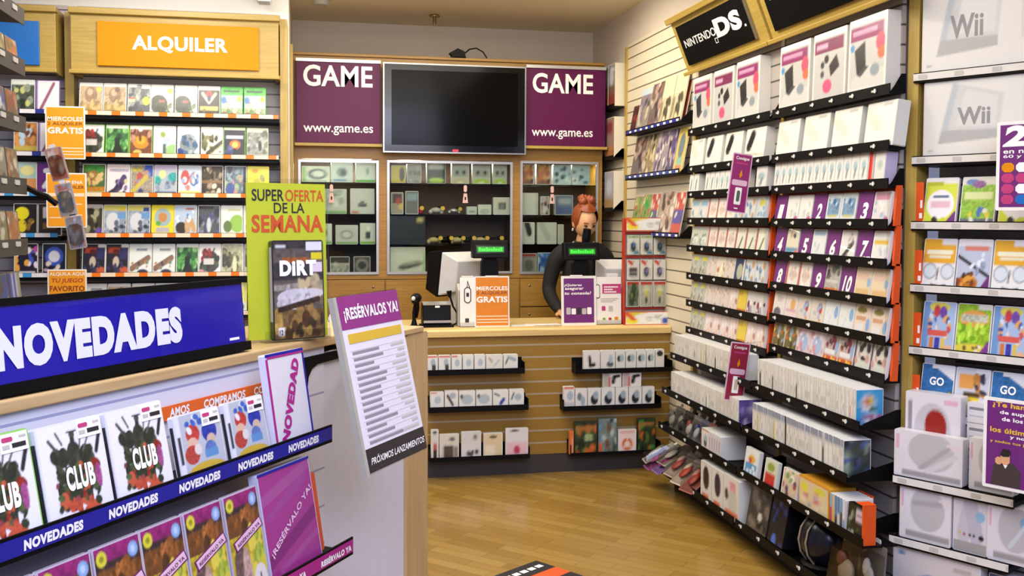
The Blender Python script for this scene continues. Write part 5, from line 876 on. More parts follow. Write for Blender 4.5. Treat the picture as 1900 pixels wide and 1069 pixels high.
# lowest level
for k, (s, z, tl, c, dd) in enumerate(((-.10, .16, 62, ('#9c988c', '#b4b0a4', '#8c8474'), .36), (-.05, .13, 60, ('#8a3c78', '#a8408c', '#6c54b0'), .37), (.09, .14, 60, ('#7c5ca8', '#b43c9c', '#8c78c4'), .37), (.10, .19, 64, ('#a49c94', '#b8b0a8', '#7c7068'), .34), (.26, .16, 58, ('#a89890', '#a8443c', '#c8b0a8'), .36), (.40, .15, 58, ('#b8aca4', '#b03c30', '#d8c8bc'), .37), (.53, .14, 56, ('#8c4c44', '#a02c24', '#c88478'), .37))):
    bagpack(f'{("grey", "magenta", "violet", "pale grey", "dull red", "red and white", "dark red")[k]} blister pack sticking out of the lowest shelf', R, s, dd-.02, z+.02, .12, .21, .035, tl, c, 'packs sticking out of the lowest shelf', -8+4*k)
wb = '#e0dcd6|e .5 .62 .28 .3 #1e1c20|r .15 .06 .75 .2 #d8602c'; 
stock(R, .272, .128, [('tall white box with black pad', .70, .845, .205, wb), ('tall white box with dark blue pad', .85, .99, .205, wb.replace('#1e1c20', '#20203c')), ('tall white box with pink figure', .995, 1.175, .21, '#e0dcd6|e .2 .55 .12 .14 #3c3434|r .4 .45 .8 .9 #e09ca0|e .6 .4 .3 .3 #c8c8bc|r .1 .08 .95 .2 #d8602c')], 'on the lowest shelf', 'tall boxes on the lowest shelf', t=.20, res=(14, 18))
stock(R, .272, .128, [('dark racing wheel carton', 1.25, 1.46, .2, '#3c3a36|b 13 14 .14 0 0 1 1 #5c584e #1c1a18 #74685a|e .6 .35 .1 .1 #c8c4b8|r 0 0 1 .06 #54504a', '#2a2826', .16), ('blue and black carton', 1.475, 1.62, .2, '#14161e|b 15 10 .14 0 0 1 1 #24346c #0c0c10 #4868b8', '#101014', .16)], 'tilted on the lowest shelf', 'dark cartons on the lowest shelf', t=.16, tilt=10, res=(18, 18))
q = empty('gamer_helmet', 'round dark blue helmet shaped pack on the lowest shelf', 'helmet pack', R.m(1.79, .155, .128)); NVB = mat('navy_gloss', '#0c0e1c', .25)
obj('dome', MB().ball((0, 0, .12), .125, .11, .12, NVB, 24, 16), q, smooth=True); obj('stripe', MB().tube([(-.03+.0*k, -.113*math.cos(.9*(k-2)/2), .12+.12*math.sin(.9*(k-2)/2)) for k in range(5)], .004, mat('tan_stripe', '#8c7c64', .4)), q); obj('stripe', MB().tube([(.03, -.113*math.cos(.9*(k-2)/2), .12+.12*math.sin(.9*(k-2)/2)) for k in range(5)], .004, MATS['tan_stripe']), q); obj('rim', MB().lathe([(.06, .0), (.1, .0), (.105, .02), (.09, .03)], BLACK), q)
bagpack('brown and cream bag of small gadgets at the near end of the lowest shelf', R, 1.95, .27, .128, .22, .22, .07, 10, ('#8c7458', '#a89880', '#7c4438'), None)
bagpack('clear pack with silver rings beside the tall white accessory box', R, 2.16, .25, .135, .12, .24, .05, 4, ('#6c6a66', '#b4b0a8', '#d0ccc8'), None)

# far corner: boxes on short shelves
for k, (z, h_, sx) in enumerate(((2.44, .315, -1.745), (2.065, .30, -1.69), (1.682, .285, -1.69))):
    rshelf(f'short black shelf beside the purple sign, {ORD[k]} from top', R, -1.77, -1.42, z, .11, .02, 0)
    a = ['#7c6450|r 0 .5 1 1 #8c949c|e .5 .7 .3 .2 #c8ccd0|r 0 0 1 .3 #8c3c28', '#a08478|r 0 0 1 .3 #b07048|r .2 .6 .8 .9 #8c4048', '#a8a4b0|r 0 0 1 .3 #a88454|e .5 .6 .3 .2 #c8c8d0'][k]
    it = [('cream sided carton with photo front', sx, sx+.165, h_, a), ('cream sided carton with photo front', sx+.17, sx+.335, h_, a)] if k == 0 else [('cream sided carton with photo front', sx+.04, sx+.27, h_, a)]
    stock(R, .10, z-.0185, [(i[0], i[1]-.0, i[2], i[3], i[4], '#e0d8c4') for i in it], f'beside the purple sign, {ORD[k]} shelf', 'cream sided cartons', t=.08)
# magazines
MAGZ = [2.215, 1.905, 1.517]
for k, z in enumerate(MAGZ):
    q = rshelf(f'magazine shelf with navy and white strip, {ORD[k]} from top', R, -1.12, -.09, z, .11, .03, 0)
    mb = MB()
    for j in range(9): mb.box(.02+.112*j, .08+.112*j, -.002, 0, .004, .024, STRB).box(.085+.112*j, .125+.112*j, -.002, 0, .006, .02, WHITE)
    obj('price_strip', mb, q)
def mags(k, lst, d=.092, dz=0, tier='', pitch=.2):
    row = f'on magazine shelf {NUMW[k]}{tier}'
    for i, (lab, (nm, art, s, w_, h_)) in enumerate(zip(labels([f'{x[0]} magazine' for x in lst], row), lst)):
        me = packmesh('magazine', art, w_, h_, .006, '#d8d0c4', (24, 32), .001, PAPER); tag(obj('magazine', me, None, R.m(s, d, MAGZ[k]-.027+dz, 11)), lab, 'magazine', f'magazines {row}')
m1 = '#6c5c58|b 3 22 .14 0 0 1 1 #a89080 #3c3434 #c8b8a8 #8c5c48'; m2 = '#8c8478|b 5 20 .13 0 0 1 1 #c0b4a0 #4c4438 #7c6c8c|r 0 .85 1 1 #b8c8d0'; m3 = '#c0b894|r 0 .6 1 1 #d4d0a8|b 7 16 .13 0 0 1 .55 #4c4434 #b05030 #8c7c5c #d8c8a8'; m4 = '#9c8c98|b 9 22 .13 0 0 1 1 #6c5c7c #c8bcb0 #b0788c #d8d0c4 #4c4458'; m5 = '#d0b858|e .5 .6 .3 .28 #6c7c80|r .2 .2 .8 .35 #8cb09c|r .2 .08 .8 .18 #c08470'; m6 = '#8c9454|b 11 24 .12 0 0 1 1 #c8c078 #4c5c2c #c85c50 #e0dcb8 #709c4c'; m7 = '#b09c8c|b 13 24 .12 0 0 1 1 #c8a8a0 #54443c #d8d0c0 #8c6058'; m8 = '#c0584c|r 0 .3 1 .6 #5c5494|b 15 10 .12 0 0 1 1 #d8c8b8 #a83c3c'
mags(0, [('dark red', '#4c2420|b 3 8 .13 0 0 1 1 #8c3c30 #2c1c1c', -1.10, .12, .2), ('pale figure', m2, -.97, .21, .30), ('brown warrior', m1, -.75, .21, .31), ('cream and orange', m3, -.53, .2, .32), ('cream and orange', m3, -.32, .2, .33)])
mags(0, [('violet topped', '#8c7c94|b 17 10 .12 0 .6 1 1 #b8acc0 #5c4c6c', -.95, .2, .36), ('brown topped', m1, -.74, .2, .37), ('red topped', '#b85c40|r 0 .9 1 1 #c87858', -.52, .2, .385), ('red topped', '#b8543c|r 0 .9 1 1 #c87050', -.31, .19, .385)], .066, 0, ' back tier')
mags(1, [('brown and tan', m1, -1.08, .24, .29), ('brown and tan', '#8c7c5c|b 19 20 .13 0 0 1 1 #b0a070 #4c4430 #c8b894', -.83, .2, .29), ('violet fantasy', m4, -.62, .21, .29), ('dark violet', '#5c5070|b 21 20 .13 0 0 1 1 #8c7ca8 #34283c #c8b4a0', -.40, .14, .29), ('yellow bordered', m5, -.25, .155, .285)])
mags(2, [('green and pink', m6, -1.08, .16, .27), ('green portrait', m6+'|e .5 .75 .3 .12 #48a04c', -.91, .17, .28), ('red and green', m8+'|b 23 10 .12 0 0 1 .6 #5c8c44 #d8d49c', -.73, .15, .28), ('tan group photo', m7, -.56, .26, .29), ('red and violet', m8, -.29, .16, .28)])
# hanging wobblers
PKS = mat('magenta_card', '#8c1c66', .4, noise=.03); RDS = mat('crimson_card', '#8e1f38', .4, noise=.03)
def wobbler(label, x, z, face, pic):
    q = empty('shelf_wobbler', label, 'hanging sign', Matrix.Translation((x, 4.62, z)) @ Matrix.Rotation(math.radians(7.5), 4, 'Y'))
    obj('card', MB().rbox(0, .105, .0, .003, 0, .295, mat('pale_pink_edge', '#d8b4c8', .5), .006), q); obj('printed_face', MB().box(.006, .099, -.001, 0, .006, .288, face), q)
    mb = MB(); text(mb, 'Consigue', .018, .088, .258, .278, LETW, -.002); mb.box(.022, .085, -.002, -.001, .240, .248, PKB); mb.add([(.05, -.002, .17), (.062, -.002, .185), (.056, -.002, .215), (.046, -.002, .19)], [(0, 1, 2, 3)], ORANGE); mb.rbox(.012, .093, -.002, -.001, .134, .162, MATS['pale_pink_edge'], .006); mb.rbox(.035, .07, -.002, -.001, .04, .125, LETW, .003).rbox(.045, .062, -.003, -.002, .055, .11, pic, .006).box(.04, .06, -.002, -.001, .018, .024, LETW); obj('lettering', mb, q)
    obj('clip', MB().tube([(.06, .002, .29), (.16, .0, .31), (.21, .0, .30)], .004, ACRYL), q)
wobbler('magenta wobbler card hanging in front of the far bay upper shelves', 2.025, 1.640, PKS, mat('leaf_dark', '#4c6450', .5)); wobbler('crimson wobbler card hanging in front of the far bay lower shelves', 2.027, .700, RDS, mat('tan_picture', '#c8b098', .5))

# ================================================================== right front wall: consoles
ESTR = mat('pale_price_strip', '#d8d4cc', .4)
def eshelf(label, s0, s1, z, d):
    q = empty('display_shelf', label, 'shelf', E.m(s0, d, z)); w_ = s1-s0
    obj('board', MB().box(0, w_, .006, d+.2, -.034, -.016, LIPB), q); obj('front_rail', MB().box(0, w_, .001, .006, -.034, .004, LIPB), q)
    mb = MB().box(0, w_, -.002, .001, -.026, .0, ESTR)
    for k in range(int(w_/.14)+1): mb.rbox(.02+.14*k, min(w_-.002, .055+.14*k), -.003, -.002, -.022, -.004, GREY, .003)
    obj('price_strip', mb, q); return q
for k, (z, s0, s1, d) in enumerate(((2.165, -.006, 1.0, 0), (1.844, -.006, 1.0, 0), (1.592, -.004, 1.0, 0), (1.348, -.002, 1.0, 0), (1.104, -.002, 1.0, 0), (.86, .0, 1.0, 0), (.613, .0, .448, .11), (.377, -.01, .437, .11))):
    eshelf(f'shelf with pale price strip, {ORD[k]} from top in the white console bay', s0, s1, z, d)
eshelf('lowest shelf near the floor of the white console bay', -.01, .9, .115, .11)
con = '#e2dfd8|p .20 .97 .54 .80 .51 .34 .10 .20 #cfd0cd|p .20 .97 .24 .95 .15 .22 .10 .20 #bcc3c6|p .13 .37 .51 .36 .51 .25 .10 .20 #b4b4b1|p .29 .88 .50 .77 .49 .40 .22 .42 #dad9d5|r .66 .3 .73 .9 #d2d0cb|e .695 .6 .02 .03 #bab8b4|r .84 .2 .87 .26 #54545c|r .03 .1 .07 .12 #b8b4ac'
q = empty('console_box', 'large white console carton on the topmost shelf at right', 'box', E.m(.018, -.015, 2.15)); obj('carton', packmesh('carton', con, .56, .36, .14, '#dcd8cc', (90, 60), .004), q); obj('lettering', text(MB(), 'Wii', .109, .232, .135, .222, mat('grey_lettering', '#8c8c8c', .5), -.002, .02), q)
q = empty('console_box', 'large white console carton on the second shelf at right', 'box', E.m(.03, -.015, 1.829)); obj('carton', packmesh('carton', con+'|r .83 .86 1 1 #dce4e8|e .95 .86 .13 .18 #7cb0d0|r .83 .9 1 .94 #e4ecf0', .56, .30, .14, '#dcd8cc', (90, 54), .004), q); obj('lettering', text(MB(), 'Wii', .132, .253, .13, .195, MATS['grey_lettering'], -.002, .02), q)
def erow(z, s0, pitch, items, row, h_=.19):
    for lab, (k, it) in zip(labels([f'{i[0]} game case' for i in items], row), enumerate(items)):
        tag(obj('game_case', packmesh('game_case', it[1], .128, h_, .014, '#e6e4e4', (26, 36), .003), None, E.m(s0+pitch*k, -.008, z, 10)), lab, 'game case', f'cases {row}')
quiz = '#d0d83c|e .5 .45 .42 .3 #ece8ec|r .25 .58 .75 .64 #60708c|r .2 .38 .8 .52 #dcb4c0|e .35 .1 .1 .1 #1c1c1c|e .62 .09 .1 .1 #c8d020|l .75 0 1 .22 #6c2c74 .1|r 0 .88 1 1 #e4e2e0|r 0 .84 .55 .92 #b0b820'
part = '#8cb83c|r 0 .85 1 1 #dcdcd4|e .3 .9 .2 .06 #5c7cb0|r .08 .55 .92 .7 #d8e0a0|r 0 0 1 .15 #5c5878|b 3 9 .07 .1 .12 .9 .35 #d8c83c #4c6cb0 #c85c50 #e0e0c8|e .5 .85 .2 .08 #8c5c94'
expt = '#e4e2e0|r 0 .52 1 1 #dca424|r .1 .70 .9 .78 #e8e4c8|r .18 .62 .85 .68 #e0dcc0|r .55 .88 1 1 #e0dede|e .24 .36 .21 .16 #8c94a0|e .24 .36 .18 .13 #d0d8e0|e .78 .36 .21 .16 #8c94a0|e .78 .36 .18 .13 #d0d8e0|l .5 .42 .46 .2 #3c3c40 .02|l .3 .1 .55 .06 #3c3c40 .018|l .55 .06 .75 .1 #3c3c40 .018|r .68 .02 .9 .07 #c8c438'
ride = '#b4bcd0|r 0 .86 1 1 #e0dede|r .2 .78 .9 .87 #d07c6c|l .0 .68 1 .28 #2a2430 .035|e .35 .16 .3 .16 #b8701c|b 5 10 .1 0 0 .6 .35 #7c3c1c #d89838 #402018|l .8 0 1 .22 #6c2c74 .1|b 7 8 .08 .4 .3 1 .75 #e0e4ec #8c9cb8'
bingo = '#a0b8d8|r 0 .0 .2 1 #6c94c4|e .5 .9 .32 .1 #d8cc50|e .42 .82 .1 .12 #c03c44|e .62 .8 .12 .12 #6c48a0|b 9 22 .07 .15 .3 .85 .75 #3c4c94 #c8dcec #c84c44 #e0a048|r .2 .33 .8 .44 #d0584c|r .25 .03 .38 .3 #c8783c|r .42 .03 .58 .3 #3c38a0|r .62 .03 .74 .3 #d8b858|e .85 .1 .12 .08 #e0b088'
farm = '#8cb424|e .5 .72 .44 .16 #d89c4c|r .12 .66 .9 .8 #b4b8a4|b 11 26 .08 .05 .25 .8 .6 #a8d83c #6c9c1c #c8e858|e .5 .12 .6 .12 #d8c848|b 13 8 .05 .05 .05 .95 .2 #4c3420 #e8e0d0|l .8 0 1 .22 #7c3c84 .1|r .6 .9 1 1 #d8d8cc'
golf = '#2c68a0|r 0 0 1 .45 #8cb8c8|e .5 .35 .6 .12 #c8d0b0|l .55 1 1 .82 #dcdce0 .1|e .12 .4 .1 .08 #203040|e .9 .3 .1 .2 #a08c38|r .3 .92 1 1 #e0e0e0|b 15 8 .06 .1 .1 .9 .4 #e0e8e0 #4c84a8'
buzz = '#c4c8d0|r .1 .6 .55 .88 #d8964c|e .5 .25 .28 .3 #d8c02c|r .25 .45 .75 .55 #503820|e .4 .28 .06 .07 #f0ece0|e .6 .28 .06 .07 #f0ece0|e .4 .28 .025 .03 #2c2418|e .6 .28 .025 .03 #2c2418|l .4 .1 .6 .1 #8c4c2c .015|b 17 8 .1 .55 .4 1 .9 #4c5870 #b87c38 #2c3444|r .6 .92 1 1 #dcdce0'
erow(1.576, .036, .142, [('lime and white quiz', quiz), ('green party', part), ('lime and white quiz', quiz)], 'in the third console bay row'); erow(1.332, .034, .1335, [('yellow topped round glasses', expt), ('grey roller ride', ride), ('yellow topped round glasses', expt)], 'in the fourth console bay row', .2)
erow(1.088, .037, .1335, [('blue bingo balls', bingo), ('lime green farm', farm), ('blue bingo balls', bingo)], 'in the fifth console bay row', .2); erow(.844, .036, .1335, [('blue golf', golf), ('yellow smiling face', buzz), ('blue golf', golf)], 'in the sixth console bay row', .2)
GOCASES = [c for c in COL.objects if str(c.get('label', '')).startswith('blue golf game case')]
for c in GOCASES: obj('title', text(MB(), 'GO', .034, .090, .118, .150, LETW, -.0022, .03), c)
for k, z in enumerate((1.592, 1.348, 1.104, .86)):
    q = empty('divider_card', f'orange divider card at left of console bay row {NUMW[k+2]}', 'divider', E.m(.008, -.012, z-.015)); obj('card', MB().box(0, .03, 0, .004, 0, .15 if k else .17, ORB), q); obj('print', MB().box(.018, .026, -.001, 0, .07, .10, LETW).box(.014, .026, -.001, 0, .03, .05, LETW), q)
# white accessory cartons
acc = '#dcd8da|e .55 .62 .34 .42 #bab7b8|r .12 .04 .98 .16 #9c9898|r .03 .6 .07 .92 #d8a0b8|r .78 .72 .95 .85 #e0d0d0'
def carton(label, s, d, z, w_, h_, t, art, tilt=0, grp='white accessory cartons'):
    return tag(obj('accessory_box', packmesh('accessory_box', art, w_, h_, t, '#dedadc', (40, 34), .003), None, E.m(s, d, z+(.001+t*math.sin(math.radians(tilt))), tilt)), label, 'box', grp)
carton('white carton with red paddle picture, standing behind the others', .012, .045, .612, .215, .325, .06, '#dcd8da|r .05 .1 .12 .9 #908c98|e .5 .55 .34 .34 #c0bcc0|e .56 .62 .2 .2 #941c14|l .4 .45 .58 .5 #941c14 .1|e .62 .38 .1 .06 #8cb0c8|r .7 .9 .95 .94 #d890ac')
carton('wide white carton with grey sword shapes in front of the paddle carton', -.005, .095, .612, .265, .18, .045, acc+'|l .4 .25 .8 .75 #a8a5a6 .04|l .5 .2 .9 .6 #cdcacb .05')
carton('white carton with grey blob beside the violet question sign', .275, .075, .612, .16, .19, .045, acc)
for k in range(4): carton(f'flat white pack stacked behind the question sign, {ORD[k]} from bottom', .24, .02, .612+.078*k, .13, .076, .05, '#dad8da|r .05 .65 .95 .8 #84828a|r .05 .3 .95 .36 #b4b2b8', 0, 'flat packs behind the question sign')
carton('white carton with grey gun shape, left on the lower accessory shelf', .022, .095, .377, .20, .205, .06, acc+'|l .3 .7 .8 .75 #a8a4a6 .05')
carton('narrow white carton with fanned cables, middle of the lower accessory shelf', .228, .09, .377, .125, .195, .05, '#d2ced0|l .5 .95 .3 .35 #c0bcc4 .2|l .5 .95 .7 .35 #b8b4c0 .2|r 0 0 1 .2 #a09c98|e .2 .36 .04 .03 #c8b430|e .33 .34 .04 .03 #b43c3c|e .5 .34 .04 .03 #2c2c2c|e .62 .34 .04 .03 #3c3c3c|e .84 .32 .08 .05 #141414|e .8 .72 .14 .1 #8cb4d0')
carton('white carton with pale blue wand, right on the lower accessory shelf', .355, .095, .377, .175, .205, .07, acc+'|e .8 .75 .16 .13 #84acc8|l .45 .3 .75 .7 #c8d0d4 .04')
carton('white carton with blue ball picture near the floor', .0, .095, .116, .335, .225, .06, '#d4ccc8|e .48 .2 .3 .42 #3c64a4|e .38 .3 .12 .2 #86b0d0|e .55 .4 .1 .14 #9cc0d8|r .06 .86 .14 .94 #6c90a8|r .7 .78 .9 .86 #b8aca8')
carton('dark blue carton near the floor at the right edge', .35, .06, .116, .3, .2, .06, '#54648c|r 0 .4 1 .6 #8c98b0|b 3 9 .1 0 0 1 1 #3c4c74 #7484a4')
def promo(label, M, w_, h_, draw):
    q = empty('promo_sign', label, 'promotional sign', M); obj('board', MB().rbox(0, w_, .0, .004, 0, h_, CARD, .004), q); obj('printed_face', MB().box(.012, w_-.012, -.001, 0, .012, h_-.012, PPL), q); mb = MB(); draw(mb, w_, h_); obj('printing', mb, q)
    obj('clip', MB().box(w_*.4, w_*.5, .004, .02, h_*.5, h_*.56, ACRYL), q)
YLW = mat('yellow_print', '#e0b83a', .5)
def p2(mb, w_, h_):
    text(mb, '2', .028, .105, .222, .295, LETW, -.002, .05, .2); text(mb, 'en nuestro', .024, .20, .198, .212, LETW, -.002); text(mb, '60 y 360', .024, .15, .180, .194, LETW, -.002)
    rg = random.Random(8)
    for r_ in range(4):
        for c_ in range(4): mb.rbox(.02+.048*c_, .062+.048*c_, -.002, -.001, .022+.037*r_, .055+.037*r_, rg.choice((GREY, PKB, BLUE, ORANGE, MAROON, LETW)), .01)
promo('purple promotional sign with large white 2 at the right edge', E.m(.372, .135, 1.635, 0), .22, .31, p2)
SHIRT = mat('dark_grey_sweater', '#3c302c', .7)
def p3(mb, w_, h_):
    text(mb, '¿Te han con', .03, .20, .280, .302, YLW, -.002, .03); text(mb, 'de super ve', .055, .20, .258, .274, LETW, -.002, .03); text(mb, 'de los vecin', .062, .20, .238, .252, LETW, -.002, .03); text(mb, 'los últimos', .024, .17, .196, .214, YLW, -.002, .03); text(mb, 'y no lo', .09, .17, .178, .192, LETW, -.002, .03); text(mb, 'y todos tus juegos', .024, .19, .158, .170, YLW, -.002)
    mb.prism([(.03, .014), (.125, .014), (.128, .07), (.105, .095), (.065, .098), (.04, .085), (.032, .05)], -.002, -.001, SHIRT); mb.rbox(.062, .092, -.0035, -.002, .088, .135, SKIN, .012); mb.prism([(.06, .12), (.07, .115), (.09, .118), (.095, .13), (.09, .142), (.068, .142)], -.004, -.0035, mat('near_black_hair', '#1c1410', .6)); mb.prism([(.07, .088), (.085, .088), (.078, .075)], -.003, -.002, LETW); mb.rbox(.044, .066, -.0036, -.002, .086, .112, SKIN, .008)
    mb.box(.15, .22, -.002, -.001, .035, .042, LETW).box(.16, .23, -.002, -.001, .115, .122, LETW).box(.15, .22, -.002, -.001, .10, .107, LETW)
promo('purple sign with yellow question and a man in dark sweater, lower right', E.m(.392, .235, .675, 0), .26, .315, p3)
# ================================================================== foreground stand with the new releases
NAVY = mat('deep_blue_header', '#170c94', .22, coat=.4, noise=.03); NSTR = mat('blue_strip', '#1c1c8c', .35, noise=.02); MSTR = mat('magenta_strip', '#a8207c', .35, noise=.02)
NSL = slat('white_slat_stand', '#d6d4dc', '#9c9cb8', .108, .006, .022)
MAPL = wood('pale_maple_edge', '#b59464', '#c4a574'); MAPZ = wood('pale_maple_upright', '#b59464', '#c4a574', 'z')
o = empty('display_stand', 'white slatted display stand with maple top in the foreground', 'display stand', N.m(.2, -1.55, 0))
obj('slat_panel', MB().box(0, 2.205, 0, .02, .05, 1.236, NSL), o); obj('smooth_panel', MB().box(2.206, 2.686, .004, .02, .05, 1.215, mat('smooth_white_panel', '#d2d0d8', .35)), o)
obj('top_cap', MB().prismx([(-.012, 1.237), (.36, 1.237), (.36, 1.264), (-.008, 1.264), (-.012, 1.26)], 0, 2.36, MAPL), o, bevel=.003); obj('top_cap', MB().box(2.361, 2.80, -.012, .36, 1.216, 1.234, MAPL), o, bevel=.003)
obj('end_post', MB().rbox(2.687, 2.84, -.006, .36, 0, 1.215, MAPZ, .01), o); obj('back_panel', MB().box(0, 2.68, .34, .36, .05, 1.236, WHITE), o); obj('base', MB().box(0, 2.68, .02, .34, 0, .05, DARK), o)
obj('dark_frame', MB().prism([(2.105, 1.13), (2.115, 1.13), (2.121, 1.16), (2.137, 1.180), (2.165, 1.190), (2.44, 1.194), (2.44, 1.2155), (2.105, 1.2155)], -.005, .003, BLACK), o)
# blue header
M = N.m(1.0, -1.545, 1.2685, 5); o = empty('header_sign', 'large blue sign reading NOVEDADES in a black frame on the foreground stand', 'sign', M); hw = 1.062
obj('frame', MB().box(0, hw, .012, .03, 0, .18, BLACK).box(0, hw, -.004, .012, 0, .022, BLACK).box(0, hw-.02, -.004, .012, .166, .18, BLACK), o); obj('panel', MB().box(0, hw-.018, .0, .011, .0225, .1655, NAVY), o)
obj('lettering', text(MB(), 'NOVEDADES', .320, .818, .046, .128, mat('pale_lettering', '#dcdcea', .4, noise=.01), -.002, .07), o); mb = MB(); mb.box(.985, 1.02, -.0015, 0, .03, .036, LETW); obj('small_print', mb, o)
obj('foot', MB().box(.1, .3, .0, .09, -.002, .008, BLACK), o); obj('foot', MB().box(.75, .95, .0, .09, -.002, .008, BLACK), o)
def nshelf(label, s0, s1, d, z, stripm, word, pitch, w_, ph, h_=.04, edge=.0):
    q = empty('display_shelf', label, 'shelf', N.m(s0, d, z-h_)); L_ = s1-s0; dep = 1.548+d
    obj('board', MB().prismx([(.004, -.004), (dep-.002, -.004), (dep-.002, .004), (.004, .004)], 0, L_, BLACK), q); obj('lip', MB().box(0, L_, 0, .004, -.006, h_, BLACK), q)
    obj('strip', MB().box(0, L_-.004, -.002, 0, .003, h_-.006, stripm), q)
    mb = MB(); x = ph
    while x+w_ < L_: text(mb, word, x, x+w_, .008, .027, LETW, -.003, .06); x += pitch
    obj('lettering', mb, q); return q
nshelf('black shelf with blue NOVEDADES strip on the foreground stand', .95, 2.205, -1.397, 1.063, NSTR, 'NOVEDADES', .1925, .13, .095)
nshelf('black shelf with magenta RESÉRVALO YA strip on the foreground stand', .90, 2.205, -1.335, .776, MSTR, 'RESÉRVALO YA', .205, .14, .127)
def cover(label, s, d, z, w_, h_, t, art, body, grp, tilt=12, res=(64, 78), spine=None, sticker=True, txt=None, cat='game case', name='game_case'):
    q = empty(name, label, cat, N.m(s, d, z+.001+t*math.sin(math.radians(tilt)), tilt), grp)
    obj('case', packmesh('case', art, w_, h_, t, body, res, .003), q)
    if spine: obj('spine_print', MB().box(-.0008, 0, .003, t-.003, .01, h_*.85, spine), q)
    if sticker:
        st = obj('price_sticker', MB().box(w_-.062, w_-.004, -.0022, -.001, h_-.036, h_-.003, CARD), q); mb = MB(); mb.rbox(w_-.058, w_-.036, -.003, -.0022, h_-.017, h_-.009, PKB, .002).box(w_-.022, w_-.008, -.003, -.0022, h_-.013, h_-.009, GREY); mb.box(w_-.058, w_-.044, -.003, -.0022, h_-.029, h_-.022, GREY).box(w_-.038, w_-.010, -.003, -.0022, h_-.029, h_-.021, BLK); obj('print', mb, st)
    if txt: txt(q, w_, h_)
    return q
wre = '#e6e4ea|b 2 60 .085 .22 .22 .80 .72 #2c3024 #3c4430 #48542f #343828|b 4 16 .07 .25 .12 .85 .62 #b0402c #8a2820 #c05a3c|l .50 .62 .52 .86 #34362c .035|e .52 .88 .045 .035 #44443c|r .44 .90 .60 .915 #2a2a26|l .28 .72 .16 .86 #44463a .02|l .66 .7 .82 .9 #5c5a50 .012|l .60 .72 .68 .93 #5c5a50 .012|l .86 .66 .95 .84 #26282c .028|l .35 .8 .28 .92 #4c4c40 .014|b 6 20 .05 .18 .15 .92 .5 #4c5c34 #2c3826 #8c3c40|b 8 8 .06 .3 .08 .8 .22 #b84c34 #c8583c|e .84 .42 .05 .12 #a04c84'
def clubtxt(q, w_, h_):
    obj('title', text(MB(), 'CLUB', w_*.33, w_*.76, h_*.34, h_*.57, LETW, -.0024, .05), q)
    obj('maker_mark', MB().box(w_*.07, w_*.25, -.002, -.001, h_*.05, h_*.085, BLK), q)
GRN = mat('bright_green_edge', '#7cc03c', .35)
q = cover('white wreath game case with green edges at the far left of the blue strip shelf', 1.142, -1.412, 1.028, .158, .198, .016, wre, '#8cc85c', 'white wreath cases', txt=clubtxt, spine=GRN)
cover('white wreath game case with black spine text beside the green edged one', 1.312, -1.412, 1.028, .155, .192, .016, wre+'|r 0 .1 .07 .9 #e6e4ea', '#e0dfe6', 'white wreath cases', txt=clubtxt, spine=BLK)
cover('white wreath game case with black spine text beside the handheld cases', 1.478, -1.412, 1.028, .155, .192, .016, wre+'|r 0 .1 .07 .9 #e6e4ea', '#e0dfe6', 'white wreath cases', txt=clubtxt, spine=BLK)
spo = '#b4b8c4|r 0 0 .10 1 #dcdce4|r .02 .3 .08 .7 #3c3c44|e .35 .7 .15 .14 #b83c34|e .32 .55 .12 .1 #d8b09c|e .28 .4 .16 .14 #b04438|e .42 .46 .08 .08 #d8d0cc|e .72 .68 .17 .16 #28389c|e .74 .56 .1 .08 #c8b098|e .7 .42 .13 .12 #5c74b4|r .55 .3 .85 .42 #5c8cc0|e .55 .12 .42 .14 #c8a83c|e .6 .05 .3 .08 #a88c34|b 3 6 .06 .15 .75 .6 .95 #3c64b4 #e0e0e8|e .84 .9 .1 .05 #dcdce4'
cover('small handheld case with red and blue sports figures, left of the pair', 1.658, -1.412, 1.028, .148, .15, .014, spo, '#dcdce4', 'sports handheld cases', spine=BLK)
cover('small handheld case with red and blue sports figures, right of the pair', 1.824, -1.412, 1.028, .142, .15, .014, spo, '#dcdce4', 'sports handheld cases', spine=BLK)
def novtxt(q, w_, h_):
    obj('border', MB().box(0, w_, -.002, -.001, h_-.007, h_, NSTR).box(.006, w_, -.0022, -.001, h_-.012, h_-.007, MSTR).box(0, .007, -.002, -.001, 0, h_-.012, MSTR).box(w_-.006, w_, -.002, -.001, 0, h_-.007, NSTR), q); mb = text(MB(), 'NOVEDAD', w_/2-h_*.45, w_/2+h_*.45, h_/2-.017, h_/2+.013, MSTR, -.0024, .06, 0, math.radians(66)); obj('lettering', mb, q)
cover('white card with purple diagonal word NOVEDAD at the end of the blue strip shelf', 1.992, -1.415, 1.028, .158, .238, .02, '#dcd8dc', '#dcdce8', None, sticker=False, txt=novtxt, cat='display card', name='display_card', tilt=9)
o = empty('banner_strip', 'orange banner reading COMPRAMOS behind the handheld cases', 'banner', N.m(1.70, -1.538, 1.146)); obj('strip', MB().box(0, .42, 0, .003, 0, .032, mat('orange_banner', '#e0641c', .4)), o); mb = MB(); text(mb, 'COMPRAMOS', .175, .33, .006, .026, LETW, -.001, .035); text(mb, 'AMOS', .06, .125, .006, .026, LETW, -.001, .035); text(mb, 'CO', .365, .405, .006, .026, LETW, -.001, .035); obj('lettering', mb, o); obj('back_clip', MB().box(.1, .12, .003, .0118-.0, .01, .02, ALU), o)
